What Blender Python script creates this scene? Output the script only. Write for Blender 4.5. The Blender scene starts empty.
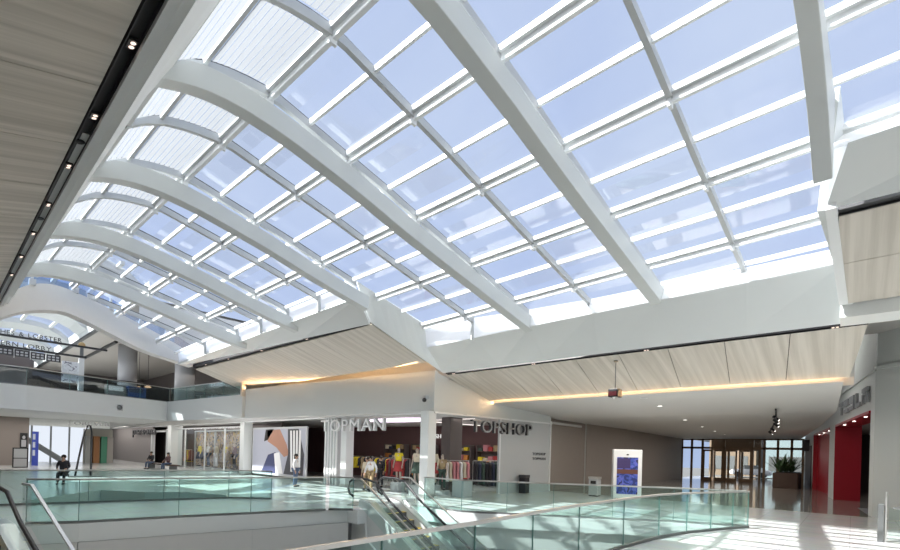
import bpy, bmesh, math, random
from mathutils import Vector, Matrix
random.seed(7)
sc = bpy.context.scene
COL = sc.collection
# ------------------------------------------------------------------ camera
FPX, CX, CY, ROLL, YAW, EYE = 458.91, 450.0, 452.41, 0.028, 0.7195, 2.0
Fv = Vector((-math.sin(YAW), math.cos(YAW), 0)); Rv = Vector((math.cos(YAW), math.sin(YAW), 0)); Uv = Vector((0, 0, 1))
R2 = Rv*math.cos(ROLL) + Uv*math.sin(ROLL); U2 = -Rv*math.sin(ROLL) + Uv*math.cos(ROLL)
cam = bpy.data.cameras.new('camera'); co = bpy.data.objects.new('camera', cam); COL.objects.link(co)
cam.sensor_width = 36; cam.lens = FPX/900*36; cam.shift_x = 0; cam.shift_y = (CY-275)/900; cam.clip_start = .05; cam.clip_end = 600
m = Matrix.Identity(4)
for i in range(3): m[i][0] = R2[i]; m[i][1] = U2[i]; m[i][2] = -Fv[i]
m[2][3] = EYE; co.matrix_world = m; sc.camera = co

# ------------------------------------------------------------------ materials
def mat(name, col, rough=.5, metal=0, emit=None, es=1, noise=0, nscale=3, bump=0, spec=None, trans=0):
    M = bpy.data.materials.new(name); M.use_nodes = True; nt = M.node_tree; b = nt.nodes['Principled BSDF']
    b.inputs['Base Color'].default_value = (*col, 1); b.inputs['Roughness'].default_value = rough; b.inputs['Metallic'].default_value = metal
    if spec is not None: b.inputs['Specular IOR Level'].default_value = spec
    if emit: b.inputs['Emission Color'].default_value = (*emit, 1); b.inputs['Emission Strength'].default_value = es
    if noise or bump:
        tc = nt.nodes.new('ShaderNodeTexCoord'); n = nt.nodes.new('ShaderNodeTexNoise'); n.inputs['Scale'].default_value = nscale; n.inputs['Detail'].default_value = 4
        nt.links.new(tc.outputs['Object'], n.inputs['Vector'])
        if noise:
            r = nt.nodes.new('ShaderNodeMapRange'); r.inputs['To Min'].default_value = 1-noise; r.inputs['To Max'].default_value = 1+noise
            nt.links.new(n.outputs['Fac'], r.inputs['Value'])
            mx = nt.nodes.new('ShaderNodeVectorMath'); mx.operation = 'SCALE'; mx.inputs[0].default_value = col
            nt.links.new(r.outputs['Result'], mx.inputs['Scale']); nt.links.new(mx.outputs['Vector'], b.inputs['Base Color'])
        if bump:
            bp = nt.nodes.new('ShaderNodeBump'); bp.inputs['Strength'].default_value = bump; nt.links.new(n.outputs['Fac'], bp.inputs['Height']); nt.links.new(bp.outputs['Normal'], b.inputs['Normal'])
    return M
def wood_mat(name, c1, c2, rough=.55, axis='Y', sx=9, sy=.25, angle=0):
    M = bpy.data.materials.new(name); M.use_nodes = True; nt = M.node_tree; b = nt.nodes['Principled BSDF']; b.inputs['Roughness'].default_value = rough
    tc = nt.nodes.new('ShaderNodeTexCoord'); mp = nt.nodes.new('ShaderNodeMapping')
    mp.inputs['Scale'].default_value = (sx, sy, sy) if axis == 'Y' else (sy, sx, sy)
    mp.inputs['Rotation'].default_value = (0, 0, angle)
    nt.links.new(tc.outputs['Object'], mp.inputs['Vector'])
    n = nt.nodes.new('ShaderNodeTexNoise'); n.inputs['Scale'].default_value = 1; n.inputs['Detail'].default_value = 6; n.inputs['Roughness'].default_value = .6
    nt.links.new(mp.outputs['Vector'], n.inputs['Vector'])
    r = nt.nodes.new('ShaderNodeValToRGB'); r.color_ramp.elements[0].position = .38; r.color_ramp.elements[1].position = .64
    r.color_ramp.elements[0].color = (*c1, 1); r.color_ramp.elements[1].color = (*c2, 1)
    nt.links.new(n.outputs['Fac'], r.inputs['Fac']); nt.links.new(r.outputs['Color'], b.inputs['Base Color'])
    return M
def floor_mat(name, c1, c2, rough=.18, tile=1.2):
    M = bpy.data.materials.new(name); M.use_nodes = True; nt = M.node_tree; b = nt.nodes['Principled BSDF']; b.inputs['Roughness'].default_value = rough
    tc = nt.nodes.new('ShaderNodeTexCoord'); br = nt.nodes.new('ShaderNodeTexBrick'); br.offset = 0
    br.inputs['Scale'].default_value = 1; br.inputs['Brick Width'].default_value = tile; br.inputs['Row Height'].default_value = tile; br.inputs['Mortar Size'].default_value = .006
    br.inputs['Color1'].default_value = (*c1, 1); br.inputs['Color2'].default_value = (*c2, 1); br.inputs['Mortar'].default_value = (*[c*.6 for c in c1], 1)
    nt.links.new(tc.outputs['Object'], br.inputs['Vector'])
    n = nt.nodes.new('ShaderNodeTexNoise'); n.inputs['Scale'].default_value = 2.5; n.inputs['Detail'].default_value = 6; nt.links.new(tc.outputs['Object'], n.inputs['Vector'])
    mx = nt.nodes.new('ShaderNodeMixRGB'); mx.blend_type = 'MULTIPLY'; mx.inputs['Fac'].default_value = .25
    nt.links.new(br.outputs['Color'], mx.inputs['Color1']); nt.links.new(n.outputs['Color'], mx.inputs['Color2']); nt.links.new(mx.outputs['Color'], b.inputs['Base Color'])
    return M
def glass_mat(name, tint, gloss=.07, haze=0., hazecol=(1, 1, 1), rough=.03, fr=.4):
    M = bpy.data.materials.new(name); M.use_nodes = True; nt = M.node_tree; nt.nodes.clear()
    out = nt.nodes.new('ShaderNodeOutputMaterial'); t = nt.nodes.new('ShaderNodeBsdfTransparent'); t.inputs['Color'].default_value = (*tint, 1)
    g = nt.nodes.new('ShaderNodeBsdfGlossy'); g.inputs['Roughness'].default_value = rough
    lw = nt.nodes.new('ShaderNodeFresnel'); lw.inputs['IOR'].default_value = 1.4
    mlt = nt.nodes.new('ShaderNodeMath'); mlt.operation = 'MULTIPLY_ADD'; mlt.inputs[1].default_value = fr; mlt.inputs[2].default_value = max(0, gloss-.05)
    nt.links.new(lw.outputs['Fac'], mlt.inputs[0])
    mx = nt.nodes.new('ShaderNodeMixShader'); nt.links.new(mlt.outputs[0], mx.inputs['Fac']); nt.links.new(t.outputs[0], mx.inputs[1]); nt.links.new(g.outputs[0], mx.inputs[2])
    last = mx
    if haze:
        tr = nt.nodes.new('ShaderNodeBsdfTranslucent'); tr.inputs['Color'].default_value = (*hazecol, 1)
        m2 = nt.nodes.new('ShaderNodeMixShader'); m2.inputs['Fac'].default_value = haze
        nt.links.new(mx.outputs[0], m2.inputs[1]); nt.links.new(tr.outputs[0], m2.inputs[2]); last = m2
    nt.links.new(last.outputs[0], out.inputs['Surface'])
    return M
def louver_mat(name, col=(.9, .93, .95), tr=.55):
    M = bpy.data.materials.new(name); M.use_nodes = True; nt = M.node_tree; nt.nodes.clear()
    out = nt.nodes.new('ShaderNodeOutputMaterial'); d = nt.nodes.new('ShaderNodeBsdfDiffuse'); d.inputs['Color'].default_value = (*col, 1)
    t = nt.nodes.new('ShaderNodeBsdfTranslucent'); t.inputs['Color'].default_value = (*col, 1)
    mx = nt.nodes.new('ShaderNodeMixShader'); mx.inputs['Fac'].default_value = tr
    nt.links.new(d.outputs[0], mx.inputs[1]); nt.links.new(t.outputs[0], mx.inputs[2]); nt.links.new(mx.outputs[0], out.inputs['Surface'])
    return M
def emat(name, col, s):
    return mat(name, (.02, .02, .02), emit=col, es=s)
def art_mat(name, cols, scale=3, dist=2.0):
    """an abstract printed picture: bands and patches of a few colours"""
    M = bpy.data.materials.new(name); M.use_nodes = True; nt = M.node_tree; b = nt.nodes['Principled BSDF']; b.inputs['Roughness'].default_value = .5
    tc = nt.nodes.new('ShaderNodeTexCoord'); n = nt.nodes.new('ShaderNodeTexNoise'); n.inputs['Scale'].default_value = scale; n.inputs['Distortion'].default_value = dist; n.inputs['Detail'].default_value = 1
    nt.links.new(tc.outputs['Object'], n.inputs['Vector'])
    r = nt.nodes.new('ShaderNodeValToRGB'); r.color_ramp.interpolation = 'CONSTANT'; e = r.color_ramp.elements
    e[0].color = (*cols[0], 1); e[0].position = 0; e[1].color = (*cols[1], 1); e[1].position = .42
    for i, c in enumerate(cols[2:]):
        q = e.new(.42+.3*(i+1)/(len(cols)-1)); q.color = (*c, 1)
    nt.links.new(n.outputs['Fac'], r.inputs['Fac']); nt.links.new(r.outputs['Color'], b.inputs['Base Color'])
    return M
WHITE = mat('white_paint', (.74, .77, .76), .55, noise=.02, nscale=1.5)
RIBW = mat('rib_paint', (.64, .67, .66), .5)
FRAME = mat('frame_white', (.80, .82, .82), .4)
GREYF = mat('frame_grey', (.55, .57, .57), .45)
GASK = mat('gasket', (.06, .065, .07), .6)
CEILW = mat('ceiling_paint', (.62, .62, .60), .6, noise=.02)
DARK = mat('track_black', (.025, .025, .028), .5)
FASC = mat('fascia_paint', (.60, .63, .62), .5)
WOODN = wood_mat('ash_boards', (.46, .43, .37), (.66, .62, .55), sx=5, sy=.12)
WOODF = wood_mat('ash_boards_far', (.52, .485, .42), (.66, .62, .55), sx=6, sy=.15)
SEAM = mat('seam_dark', (.03, .028, .025), .8)
FLOOR = floor_mat('pale_tile', (.68, .69, .68), (.72, .73, .72))
FLOORC = floor_mat('tan_tile', (.36, .34, .31), (.40, .38, .34), rough=.08)
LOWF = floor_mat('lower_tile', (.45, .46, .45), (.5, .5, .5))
SKYG = glass_mat('skylight_glass', (.93, .96, 1.0), .06, haze=.012, hazecol=(.9, .95, 1), fr=.16)
FRIT = louver_mat('fritted_glass', (.93, .95, .97), .75)
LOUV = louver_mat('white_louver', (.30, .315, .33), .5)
BALU = glass_mat('rail_glass', (.84, .945, .925), .06)
BALU2 = glass_mat('upper_rail_glass', (.62, .68, .70), .1)
SHOPG = glass_mat('shop_glass', (.90, .94, .94), .06, fr=.12)
STEEL = mat('brushed_steel', (.62, .62, .60), .32, .9)
STEELD = mat('dark_steel', (.20, .21, .21), .4, .7)
EDGE = mat('glass_edge', (.10, .22, .20), .2)
RUB = mat('black_rubber', (.02, .02, .022), .45)
STEP = mat('step_metal', (.22, .22, .22), .45, .6)
YEL = mat('safety_yellow', (.75, .55, .06), .5)
BROWN = mat('taupe_wall', (.31, .27, .24), .6, noise=.04)
MAROON = mat('maroon_wall', (.16, .085, .085), .6)
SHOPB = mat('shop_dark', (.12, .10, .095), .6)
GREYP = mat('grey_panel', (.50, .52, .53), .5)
PILL = mat('pillar_grey', (.50, .50, .52), .5)
REDP = mat('red_portal', (.42, .015, .03), .35)
LETW = mat('letter_white', (.85, .86, .86), .35)
LETD = mat('letter_dark', (.04, .04, .045), .4)
LETS = mat('letter_steel', (.30, .31, .31), .4, .2)
BRONZE = mat('bronze_frame', (.20, .12, .065), .4, .3)
LAMP = emat('lamp_glow', (1, .8, .68), 1.4)
LAMPW = emat('lamp_white', (1, .95, .88), 7)
PINKL = emat('pink_light_line', (.80, .66, .82), 2.2)
SKIN = mat('skin', (.50, .32, .23), .5); SKIN2 = mat('mannequin_skin', (.50, .42, .36), .45); HAIR = mat('hair_dark', (.02, .015, .012), .5)
DENIM = mat('denim', (.10, .14, .22), .8); KHAKI = mat('khaki', (.36, .27, .15), .8); CLW = mat('white_cloth', (.78, .78, .78), .8); CLB = mat('black_cloth', (.03, .03, .035), .8)
CLY = mat('yellow_cloth', (.75, .60, .03), .8); CLR = mat('red_cloth', (.40, .05, .05), .8); CLG = mat('green_cloth', (.06, .10, .08), .8); CLN = mat('navy_cloth', (.05, .06, .10), .8); CLC = mat('cream_cloth', (.62, .55, .42), .8); CLP = mat('pink_cloth', (.60, .25, .28), .8); CLO = mat('orange_cloth', (.55, .22, .05), .8)
LEAF = mat('leaf', (.05, .11, .04), .5, noise=.3); SOIL = mat('soil', (.04, .03, .02), .9); PLANTW = mat('planter_wood', (.09, .055, .04), .5)

# ------------------------------------------------------------------ mesh helpers
class MB:
    def __init__(s): s.v = []; s.f = []; s.mi = []
    def quad(s, pts, mi=0):
        n = len(s.v); s.v += [Vector(p) for p in pts]; s.f.append(list(range(n, n+len(pts)))); s.mi.append(mi); return s
    def hexa(s, b, t, mi=0):
        """b, t: bottom and top loops of equal length"""
        n = len(s.v); k = len(b); s.v += [Vector(p) for p in b]+[Vector(p) for p in t]
        s.f.append([n+i for i in range(k)][::-1]); s.f.append([n+k+i for i in range(k)]); s.mi += [mi, mi]
        for i in range(k): s.f.append([n+i, n+(i+1) % k, n+k+(i+1) % k, n+k+i]); s.mi.append(mi)
        return s
    def box(s, x0, x1, y0, y1, z0, z1, mi=0):
        return s.hexa([(x0, y0, z0), (x1, y0, z0), (x1, y1, z0), (x0, y1, z0)], [(x0, y0, z1), (x1, y0, z1), (x1, y1, z1), (x0, y1, z1)], mi)
    def fbox(s, fr, a0, a1, b0, b1, c0, c1, mi=0):
        """box in a frame fr(a, b, c)"""
        return s.hexa([fr(a0, b0, c0), fr(a1, b0, c0), fr(a1, b0, c1), fr(a0, b0, c1)], [fr(a0, b1, c0), fr(a1, b1, c0), fr(a1, b1, c1), fr(a0, b1, c1)], mi)
    def sweep(s, loops, mi=0, close=True, caps=True):
        n = len(s.v); k = len(loops[0])
        for l in loops: s.v += [Vector(p) for p in l]
        for i in range(len(loops)-1):
            for j in range(k if close else k-1):
                a = n+i*k+j; b = n+i*k+(j+1) % k; s.f.append([a, b, b+k, a+k]); s.mi.append(mi)
        if caps and close:
            s.f.append([n+j for j in range(k)][::-1]); s.f.append([n+(len(loops)-1)*k+j for j in range(k)]); s.mi += [mi, mi]
        return s
    def tube(s, pts, r, seg=8, mi=0):
        pts = [Vector(p) for p in pts]; loops = []
        for i, p in enumerate(pts):
            d = (pts[min(i+1, len(pts)-1)]-pts[max(i-1, 0)]).normalized()
            up = Vector((0, 0, 1)) if abs(d.z) < .9 else Vector((1, 0, 0))
            a = d.cross(up).normalized(); b = a.cross(d); rr = r[i] if isinstance(r, (list, tuple)) else r
            loops.append([p+(a*math.cos(2*math.pi*k/seg)+b*math.sin(2*math.pi*k/seg))*rr for k in range(seg)])
        return s.sweep(loops, mi)
    def bar(s, pts, w, h, mi=0):
        """flat rectangular bar along pts, w across (horizontal), h vertical, pts at its top centre"""
        pts = [Vector(p) for p in pts]; loops = []
        for i, p in enumerate(pts):
            d = (pts[min(i+1, len(pts)-1)]-pts[max(i-1, 0)]); d.z = 0; d.normalize(); a = Vector((d.y, -d.x, 0))*w/2; z = Vector((0, 0, h))
            loops.append([p-a, p+a, p+a-z, p-a-z])
        return s.sweep(loops, mi)
    def lathe(s, prof, c, seg=16, mi=0):
        return s.sweep([[Vector(c)+Vector((r*math.cos(2*math.pi*k/seg), r*math.sin(2*math.pi*k/seg), z)) for k in range(seg)] for r, z in prof], mi)
    def ball(s, c, rx, ry=None, rz=None, seg=10, rings=7, mi=0):
        ry = rx if ry is None else ry; rz = rx if rz is None else rz
        return s.sweep([[Vector(c)+Vector((rx*math.sin(math.pi*(i+.02)/(rings+.04))*math.cos(2*math.pi*k/seg), ry*math.sin(math.pi*(i+.02)/(rings+.04))*math.sin(2*math.pi*k/seg), -rz*math.cos(math.pi*(i+.02)/(rings+.04)))) for k in range(seg)] for i in range(rings+1)], mi)
    def build(s, name, mats, parent=None, smooth=False, bevel=0, solid=0, local=False):
        off = Vector((0, 0, 0)); p = parent
        if not local:
            while p: off = off+p.location; p = p.parent
        me = bpy.data.meshes.new(name); me.from_pydata([v-off for v in s.v], [], s.f)
        for M in (mats if isinstance(mats, (list, tuple)) else [mats]): me.materials.append(M)
        for q, i in zip(me.polygons, s.mi): q.material_index = i
        bm = bmesh.new(); bm.from_mesh(me); bmesh.ops.recalc_face_normals(bm, faces=bm.faces); bm.to_mesh(me); bm.free()
        if smooth:
            me.polygons.foreach_set('use_smooth', [True]*len(me.polygons)); me.update()
        o = bpy.data.objects.new(name, me); COL.objects.link(o)
        if parent: o.parent = parent
        if bevel:
            b = o.modifiers.new('bevel', 'BEVEL'); b.width = bevel; b.segments = 2; b.limit_method = 'ANGLE'
        if solid:
            b = o.modifiers.new('solid', 'SOLIDIFY'); b.thickness = abs(solid); b.offset = -1 if solid > 0 else 1
        return o
def thing(name, label, cat, loc=(0, 0, 0), group=None, rot=0):
    o = bpy.data.objects.new(name, None); COL.objects.link(o); o.location = loc; o.rotation_euler = (0, 0, rot)
    o['label'] = label; o['category'] = cat
    if group: o['group'] = group
    return o
def tag(o, label, cat, group=None, kind=None):
    o['label'] = label; o['category'] = cat
    if group: o['group'] = group
    if kind: o['kind'] = kind
    return o
def struct(o, label, cat):
    o['kind'] = 'structure'; o['label'] = label; o['category'] = cat; return o
def frame(o, ux, un=None):
    o = Vector(o); ux = Vector(ux).normalized(); uz = Vector((0, 0, 1)); n = ux.cross(uz) if un is None else Vector(un)
    return lambda a, b, c=0: o+ux*a+uz*b+n*c          # c is measured out of the face
def copy_tree(o, parent=None):
    c = o.copy(); COL.objects.link(c); c.parent = parent
    for ch in list(o.children): copy_tree(ch, c)
    return c
def interp(P, s):
    if s <= P[0][0]: i = 0
    elif s >= P[-1][0]: i = len(P)-2
    else: i = max(j for j in range(len(P)-1) if P[j][0] <= s)
    (a, x), (b, y) = P[i], P[i+1]; return x+(y-x)*(s-a)/(b-a)
def smooth_interp(P, s):
    i = max([0]+[j for j in range(len(P)-1) if P[j][0] <= s]); i = min(i, len(P)-2)
    x0, y0 = P[i]; x1, y1 = P[i+1]; h = x1-x0
    def sl(j):
        a, b = max(j-1, 0), min(j+1, len(P)-1); return (P[b][1]-P[a][1])/(P[b][0]-P[a][0])
    t = (s-x0)/h
    return (2*t**3-3*t*t+1)*y0+(t**3-2*t*t+t)*h*sl(i)+(-2*t**3+3*t*t)*y1+(t**3-t*t)*h*sl(i+1)

# ------------------------------------------------------------------ skylight frame
EXv = Vector((math.cos(.0395), math.sin(.0395), 0)); EYv = Vector((math.sin(.0599), math.cos(.0599), 0))
def SKX(k): return (-1.02-4*k)*1.05
def SK(k, s, h, dx=0):
    X = SKX(k)+dx; p = EXv*X+EYv*s; p.z = h+.0502*X; return p
GLP = [(3.05, 9.25), (3.66, 9.66), (4.9, 9.84), (5.79, 9.66), (6.81, 9.42), (7.95, 9.15), (8.98, 8.87), (10.1, 8.57), (11.18, 8.29), (12.3, 8.01), (13.38, 7.73), (14.6, 7.40)]
RSP = [(2.0, 7.5), (2.7, 8.62), (3.4, 8.96), (4.2, 9.05), (5.2, 8.95), (6.0, 8.78), (7.2, 8.5), (8.5, 8.14), (10.4, 7.68), (12.6, 7.17), (14.2, 6.8), (15, 6.62)]
RSP0 = RSP[:7]+[(8.4, 8.05), (9.2, 7.55), (10.0, 6.82), (10.4, 6.5)]
def GH(s): return smooth_interp(GLP, s)
def RH(s): return smooth_interp(RSP, s)
DS = [4.92, 6.81, 8.98, 11.18, 13.38]; SS = [3.66, 5.79, 7.95, 10.1, 12.3, 14.42]
NAR, NARR = 10.25, 11.3             # where the glazing stops in the narrow part
WTOP = [(-.3, 14.98), (.5, 14.83), (1.5, 14.55), (2, 14.3), (2.5, 13.98), (3, 13.65)]     # far curb line of the wide part
WTH = [(-.3, 7.05), (.5, 7.04), (1.5, 7.04), (2, 7.0), (2.5, 6.92), (3, 6.86)]
EYEV = Vector((0, 0, EYE))
def sill(p, f): return EYEV+(p-EYEV)*f
SILLF = [(-.3, .95), (.5, .955), (1.5, .975), (3, 1.0)]
def wid(k): return interp(WTOP, k)-.16
KW0, KW1 = -.02, 3.0
def along(s0, s1, step=.35):
    n = max(1, int(round((s1-s0)/step))); return [s0+(s1-s0)*i/n for i in range(n+1)]
def sky_bar(mb, k, s0, s1, w, d, hoff=0., mi=0, fn=GH):
    loops = []
    for s in along(s0, s1):
        h = fn(s)+hoff; loops.append([SK(k, s, h-d, -w/2), SK(k, s, h-d, w/2), SK(k, s, h, w/2), SK(k, s, h, -w/2)])
    mb.sweep(loops, mi)
def cross_bar(mb, k0, k1, s, w, h0, h1, mi=0):
    a, b = SK(k0, 0, 0), SK(k1, 0, 0)
    mb.hexa([SK(k0, s-w/2, h0), SK(k1, s-w/2, h0), SK(k1, s+w/2, h0), SK(k0, s+w/2, h0)], [SK(k0, s-w/2, h1), SK(k1, s-w/2, h1), SK(k1, s+w/2, h1), SK(k0, s+w/2, h1)], mi)
# ribs
rib_lab = {-1: 'white curved roof rib mostly out of frame at the top right corner', 0: 'white straight-looking roof rib at far right of the skylight, ending above the jog',
  1: 'broad white roof rib crossing the skylight right of centre, the widest in view', 2: 'long white arched roof rib left of the skylight centre, springing beside the louvres',
  3: 'white arched roof rib that ends at the left jog of the skylight', 4: 'white arched rib just left of the jog, second of the short arches',
  5: 'white arched rib nearest the far end wall of the skylight'}
for k in range(-1, 6):
    s1 = 10.62 if (k < 0 or k > 3) else (10.0 if k == 0 else (10.7 if k == 3 else interp(WTOP, k)+.12))
    r = MB(); W = .26 if k == 0 else .31; D = .46
    rh = (lambda s: smooth_interp(RSP0, s)) if k == 0 else RH
    loops = [[SK(k, s, rh(s), -W/2), SK(k, s, rh(s), W/2), SK(k, s, RH(s)+D, W/2), SK(k, s, RH(s)+D, -W/2)] for s in along(2.25, s1, .25)]
    r.sweep(loops); o = r.build('skylight_rib', RIBW, bevel=.015)
    tag(o, rib_lab[k], 'roof rib', 'curved ribs under the skylight')
# glazing bays
bay_lab = {-1: 'glazed skylight bay in the top right corner beyond the rightmost rib', 0: 'large glazed skylight bay between the two rightmost ribs', 1: 'glazed skylight bay in the middle, between the broad rib and the long arch',
  2: 'glazed skylight bay just right of the rib at the jog', 3: 'glazed skylight bay just left of the jog with three louvred panels near the wood soffit', 4: 'short glazed skylight bay, second from the end wall', 5: 'last glazed skylight bay, against the end wall'}
for k in range(-1, 6):
    k0, k1 = (k, k+1) if k < 5 else (5, 6.62); km = k+.5 if k < 5 else 5.8
    K1 = (lambda s: k1) if k < 5 else (lambda s: max(5.36, 5.41+(s-3.2)*.175))
    B = thing('skylight_bay', bay_lab[k], 'skylight', SK(k0, 6, 9), 'skylight bays')
    se = wid(km) if 0 <= k <= 2 else (NARR if k < 0 else NAR)
    mus = [(k0, 'over'), (km, 'mid')] if k < 5 else [(5, 'over'), (5.8, 'mid')]
    for kk, w in mus:
        e = wid(kk) if (KW0 <= kk <= KW1 and not (kk == 3 and k == 3) and not k < 0) else (NARR if k < 0 else NAR)
        b0 = 5.5 if kk == 5.8 else 3.05
        q = MB(); sky_bar(q, kk, b0, e, .10, .17, -.02); sky_bar(q, kk, b0, e, .03, .05, .03, 1); q.build('mullion', [GREYF, GASK], B)
    for s in DS:
        if s > se: continue
        q = MB(); h = GH(s); cross_bar(q, k0, K1(s), s, .08, h-.235, h-.02); cross_bar(q, k0, K1(s), s-.07, .08, h-.10, h+.01)
        for kk, _ in mus:
          if kk < K1(s): q.fbox(lambda a, b, c, kk=kk, s=s: SK(kk, s+c, GH(s)+b, a), -.03, .03, -.31, -.02, -.08, .06)
        q.build('double_purlin', FRAME, B)
    for s in SS:
        if s > se-.12: continue
        q = MB(); h = GH(s); cross_bar(q, k0, K1(s), s, .06, h-.115, h); q.build('purlin', GREYF if s < 4 else FRAME, B)
    q = MB(); cross_bar(q, k0, K1(3.06), 3.06, .1, GH(3.06)-.15, GH(3.06)+.03); q.build('edge_frame', FRAME, B)
    edges = [3.1]+sorted([x for x in DS+SS if x < se-.12])+[None]
    for a, b in zip(edges[:-1], edges[1:]):
        for ka, kb in ((k0, km), (km, k1)):
            if ka >= K1(b or 10): continue
            kb = min(kb, k1)
            q = MB(); n = 3; ba = b or (wid(ka) if 0 <= k <= 2 else se); bb_ = b or (wid(kb) if 0 <= k <= 2 else se)
            for i in range(n):
                sa, sb, ta, tb = a+(ba-a)*i/n, a+(ba-a)*(i+1)/n, a+(bb_-a)*i/n, a+(bb_-a)*(i+1)/n
                c0, c1 = max(ka, min(kb, K1(ta))), max(ka, min(kb, K1(tb))); q.quad([SK(ka, sa, GH(sa)), SK(c0, ta, GH(ta)), SK(c1, tb, GH(tb)), SK(ka, sb, GH(sb))])
            q.build('glass_pane', SKYG, B, solid=0)
    # louvred screens under the glass by the near curb
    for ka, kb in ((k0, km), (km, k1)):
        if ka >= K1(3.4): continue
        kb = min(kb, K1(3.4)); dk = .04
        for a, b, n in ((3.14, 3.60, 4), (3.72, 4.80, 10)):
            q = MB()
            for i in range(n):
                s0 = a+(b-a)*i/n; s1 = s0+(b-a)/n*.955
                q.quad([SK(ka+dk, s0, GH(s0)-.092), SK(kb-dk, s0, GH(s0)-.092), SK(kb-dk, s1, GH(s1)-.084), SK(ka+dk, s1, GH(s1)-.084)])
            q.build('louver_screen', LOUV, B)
    # clerestory strip of fritted glass at the far curb
    def cl(kk):
        if 0 <= k <= 2: return wid(kk)+.01, GH(wid(kk)), interp(WTOP, kk), interp(WTH, kk)-.02
        return se+.02, GH(se), se+.06, (8.02 if k > 0 else GH(se)-.22)
    for ka, kb in ((k0, km), (km, k1)):
        if ka >= k1: continue
        A_, B_ = cl(ka), cl(min(kb, k1)); q = MB(); fa, fb = (interp(SILLF, ka), interp(SILLF, min(kb, k1))) if 0 <= k <= 2 else (.88, .88) if k < 0 else (1, 1); q.quad([SK(ka, A_[0], A_[1]), SK(min(kb, k1), B_[0], B_[1]), sill(SK(min(kb, k1), B_[2], B_[3]), fb), sill(SK(ka, A_[2], A_[3]), fa)]); q.build('clerestory_glass', FRIT, B)
    for kk, _ in mus:
        if k == 3 and kk == 3: continue
        g = cl(kk); q = MB(); q.fbox(lambda a, b, c, kk=kk: SK(kk, g[0]-.03+c, b, a), -.035, .035, g[3]-.1, g[1]+.03, -.06, .06); q.build('clerestory_post', GREYF, B)

# ------------------------------------------------------------------ curbs and sloping boards around the skylight
def plane_far(x, y): return 5.50-.285*(y-15.0)
def plane_near(x, y): return 7.0-.29*(1.68-y)
def strip(name, A, Bp, M, solid=.14, label=None, cat='trim'):
    q = MB()
    for i in range(len(A)-1): q.quad([A[i], A[i+1], Bp[i+1], Bp[i]])
    o = q.build(name, M, solid=solid); struct(o, label or 'white painted edge of the skylight opening', cat); return o
ks = [6.66, 6, 5, 4, 3, 2, 1, 0, -1, -2]
# near curb : track edge (Y 1.68, z 7) up to the glazing
A = [Vector((SK(k, 0, 0).x, 1.676, 7.0)) for k in ks]; Bq = [SK(k, 2.68, 8.56) for k in ks]; Cq = [SK(k, 3.05, 9.27) for k in ks]
A2 = [a+Vector((0, .10, -.01)) for a in A]; A0 = [a+Vector((0, 0, .25)) for a in A]
q = MB()
for i in range(len(ks)-1):
    q.quad([A0[i], A0[i+1], A[i+1], A[i]], 0); q.quad([A[i], A[i+1], A2[i+1], A2[i]], 0); q.quad([A2[i], A2[i+1], Bq[i+1], Bq[i]], 0); q.quad([Bq[i], Bq[i+1], Cq[i+1], Cq[i]], 0)
struct(q.build('trim_1', WHITE, solid=.12), 'broad white curb along the near side of the skylight beside the black light track', 'curb')
# far curb, left narrow part
kl = [6.66, 6, 5, 4, 2.97]
def lf(k):
    x = SK(k, 9.8, 0).x-.5; t = (x+30.1)/(30.1-13.48); return Vector((x, 10.1+.6*t, 6.9-.17*t))
A = [lf(k) for k in kl]; Bq = [SK(k, 10.32, 8.04) for k in kl]
strip('trim_2', A, Bq, WHITE, -.12, 'white curb under the short left part of the skylight')
# far curb, wide part
kw = [3.0, 2.5, 2, 1.5, 1, .5, 0, -.02]
A = [Vector((SK(k, 14.4, 0).x, 15.02, 5.49)) for k in kw]; Bq = [sill(SK(k, interp(WTOP, k), interp(WTH, k)), interp(SILLF, k)) for k in kw]
A[0] = Vector((-13.69, 15.0, 5.5)); A[-1] = Vector((.26, 15.12, 5.46))
strip('trim_3', A, Bq, WHITE, .015, 'long white curb under the wide part of the skylight above the black track')
# far curb, right narrow part
kr = [-.05, -1, -2]
A = [Vector((-.47, 10.88, 6.68)), Vector((3.5, 10.96, 6.66)), Vector((7.8, 11.0, 6.64))]; Bq = [sill(SK(k, NARR+.05, GH(NARR)-.2), .88) for k in kr]
strip('trim_4', A, Bq, WHITE, .015, 'white curb at the upper right where the skylight narrows')
# jog faces
def jog(name, k, xb0, xb1, label, sg):
    q = MB(); n = 8; lo = []; hi = []
    for i in range(n+1):
        s = 10.3+(wid(k)+.1-10.3)*i/n; t = i/n
        lo.append(Vector((xb0[0]+(xb1[0]-xb0[0])*t, xb0[1]+(xb1[1]-xb0[1])*t, xb0[2]+(xb1[2]-xb0[2])*t))); hi.append(SK(k, s, GH(s)+.02))
    for i in range(n): q.quad([lo[i], lo[i+1], hi[i+1], hi[i]])
    struct(q.build(name, WHITE, solid=.12*sg), label, 'curb')
jog('trim_5', 3.0, (-13.48, 10.7, 6.73), (-13.69, 15.0, 5.5), 'white sloping cheek at the left jog of the skylight', 1)
jog('trim_6', -.04, (-.47, 10.88, 6.68), (.05, 15.0, 5.5), 'white sloping cheek at the right jog of the skylight', -1)
q = MB()
for i in range(6):
    y0, y1 = 10.8+i*.545, 10.8+(i+1)*.545
    x0, x1 = -.47+(y0-10.8)*.05, -.47+(y1-10.8)*.05
    q.hexa([(x0, y0, plane_far(0, y0)-.06), (x0+.16, y0, plane_far(0, y0)-.06), (x1+.16, y1, plane_far(0, y1)-.06), (x1, y1, plane_far(0, y1)-.06)], [(x0, y0, plane_far(0, y0)+.05), (x0+.16, y0, plane_far(0, y0)+.05), (x1+.16, y1, plane_far(0, y1)+.05), (x1, y1, plane_far(0, y1)+.05)])
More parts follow.
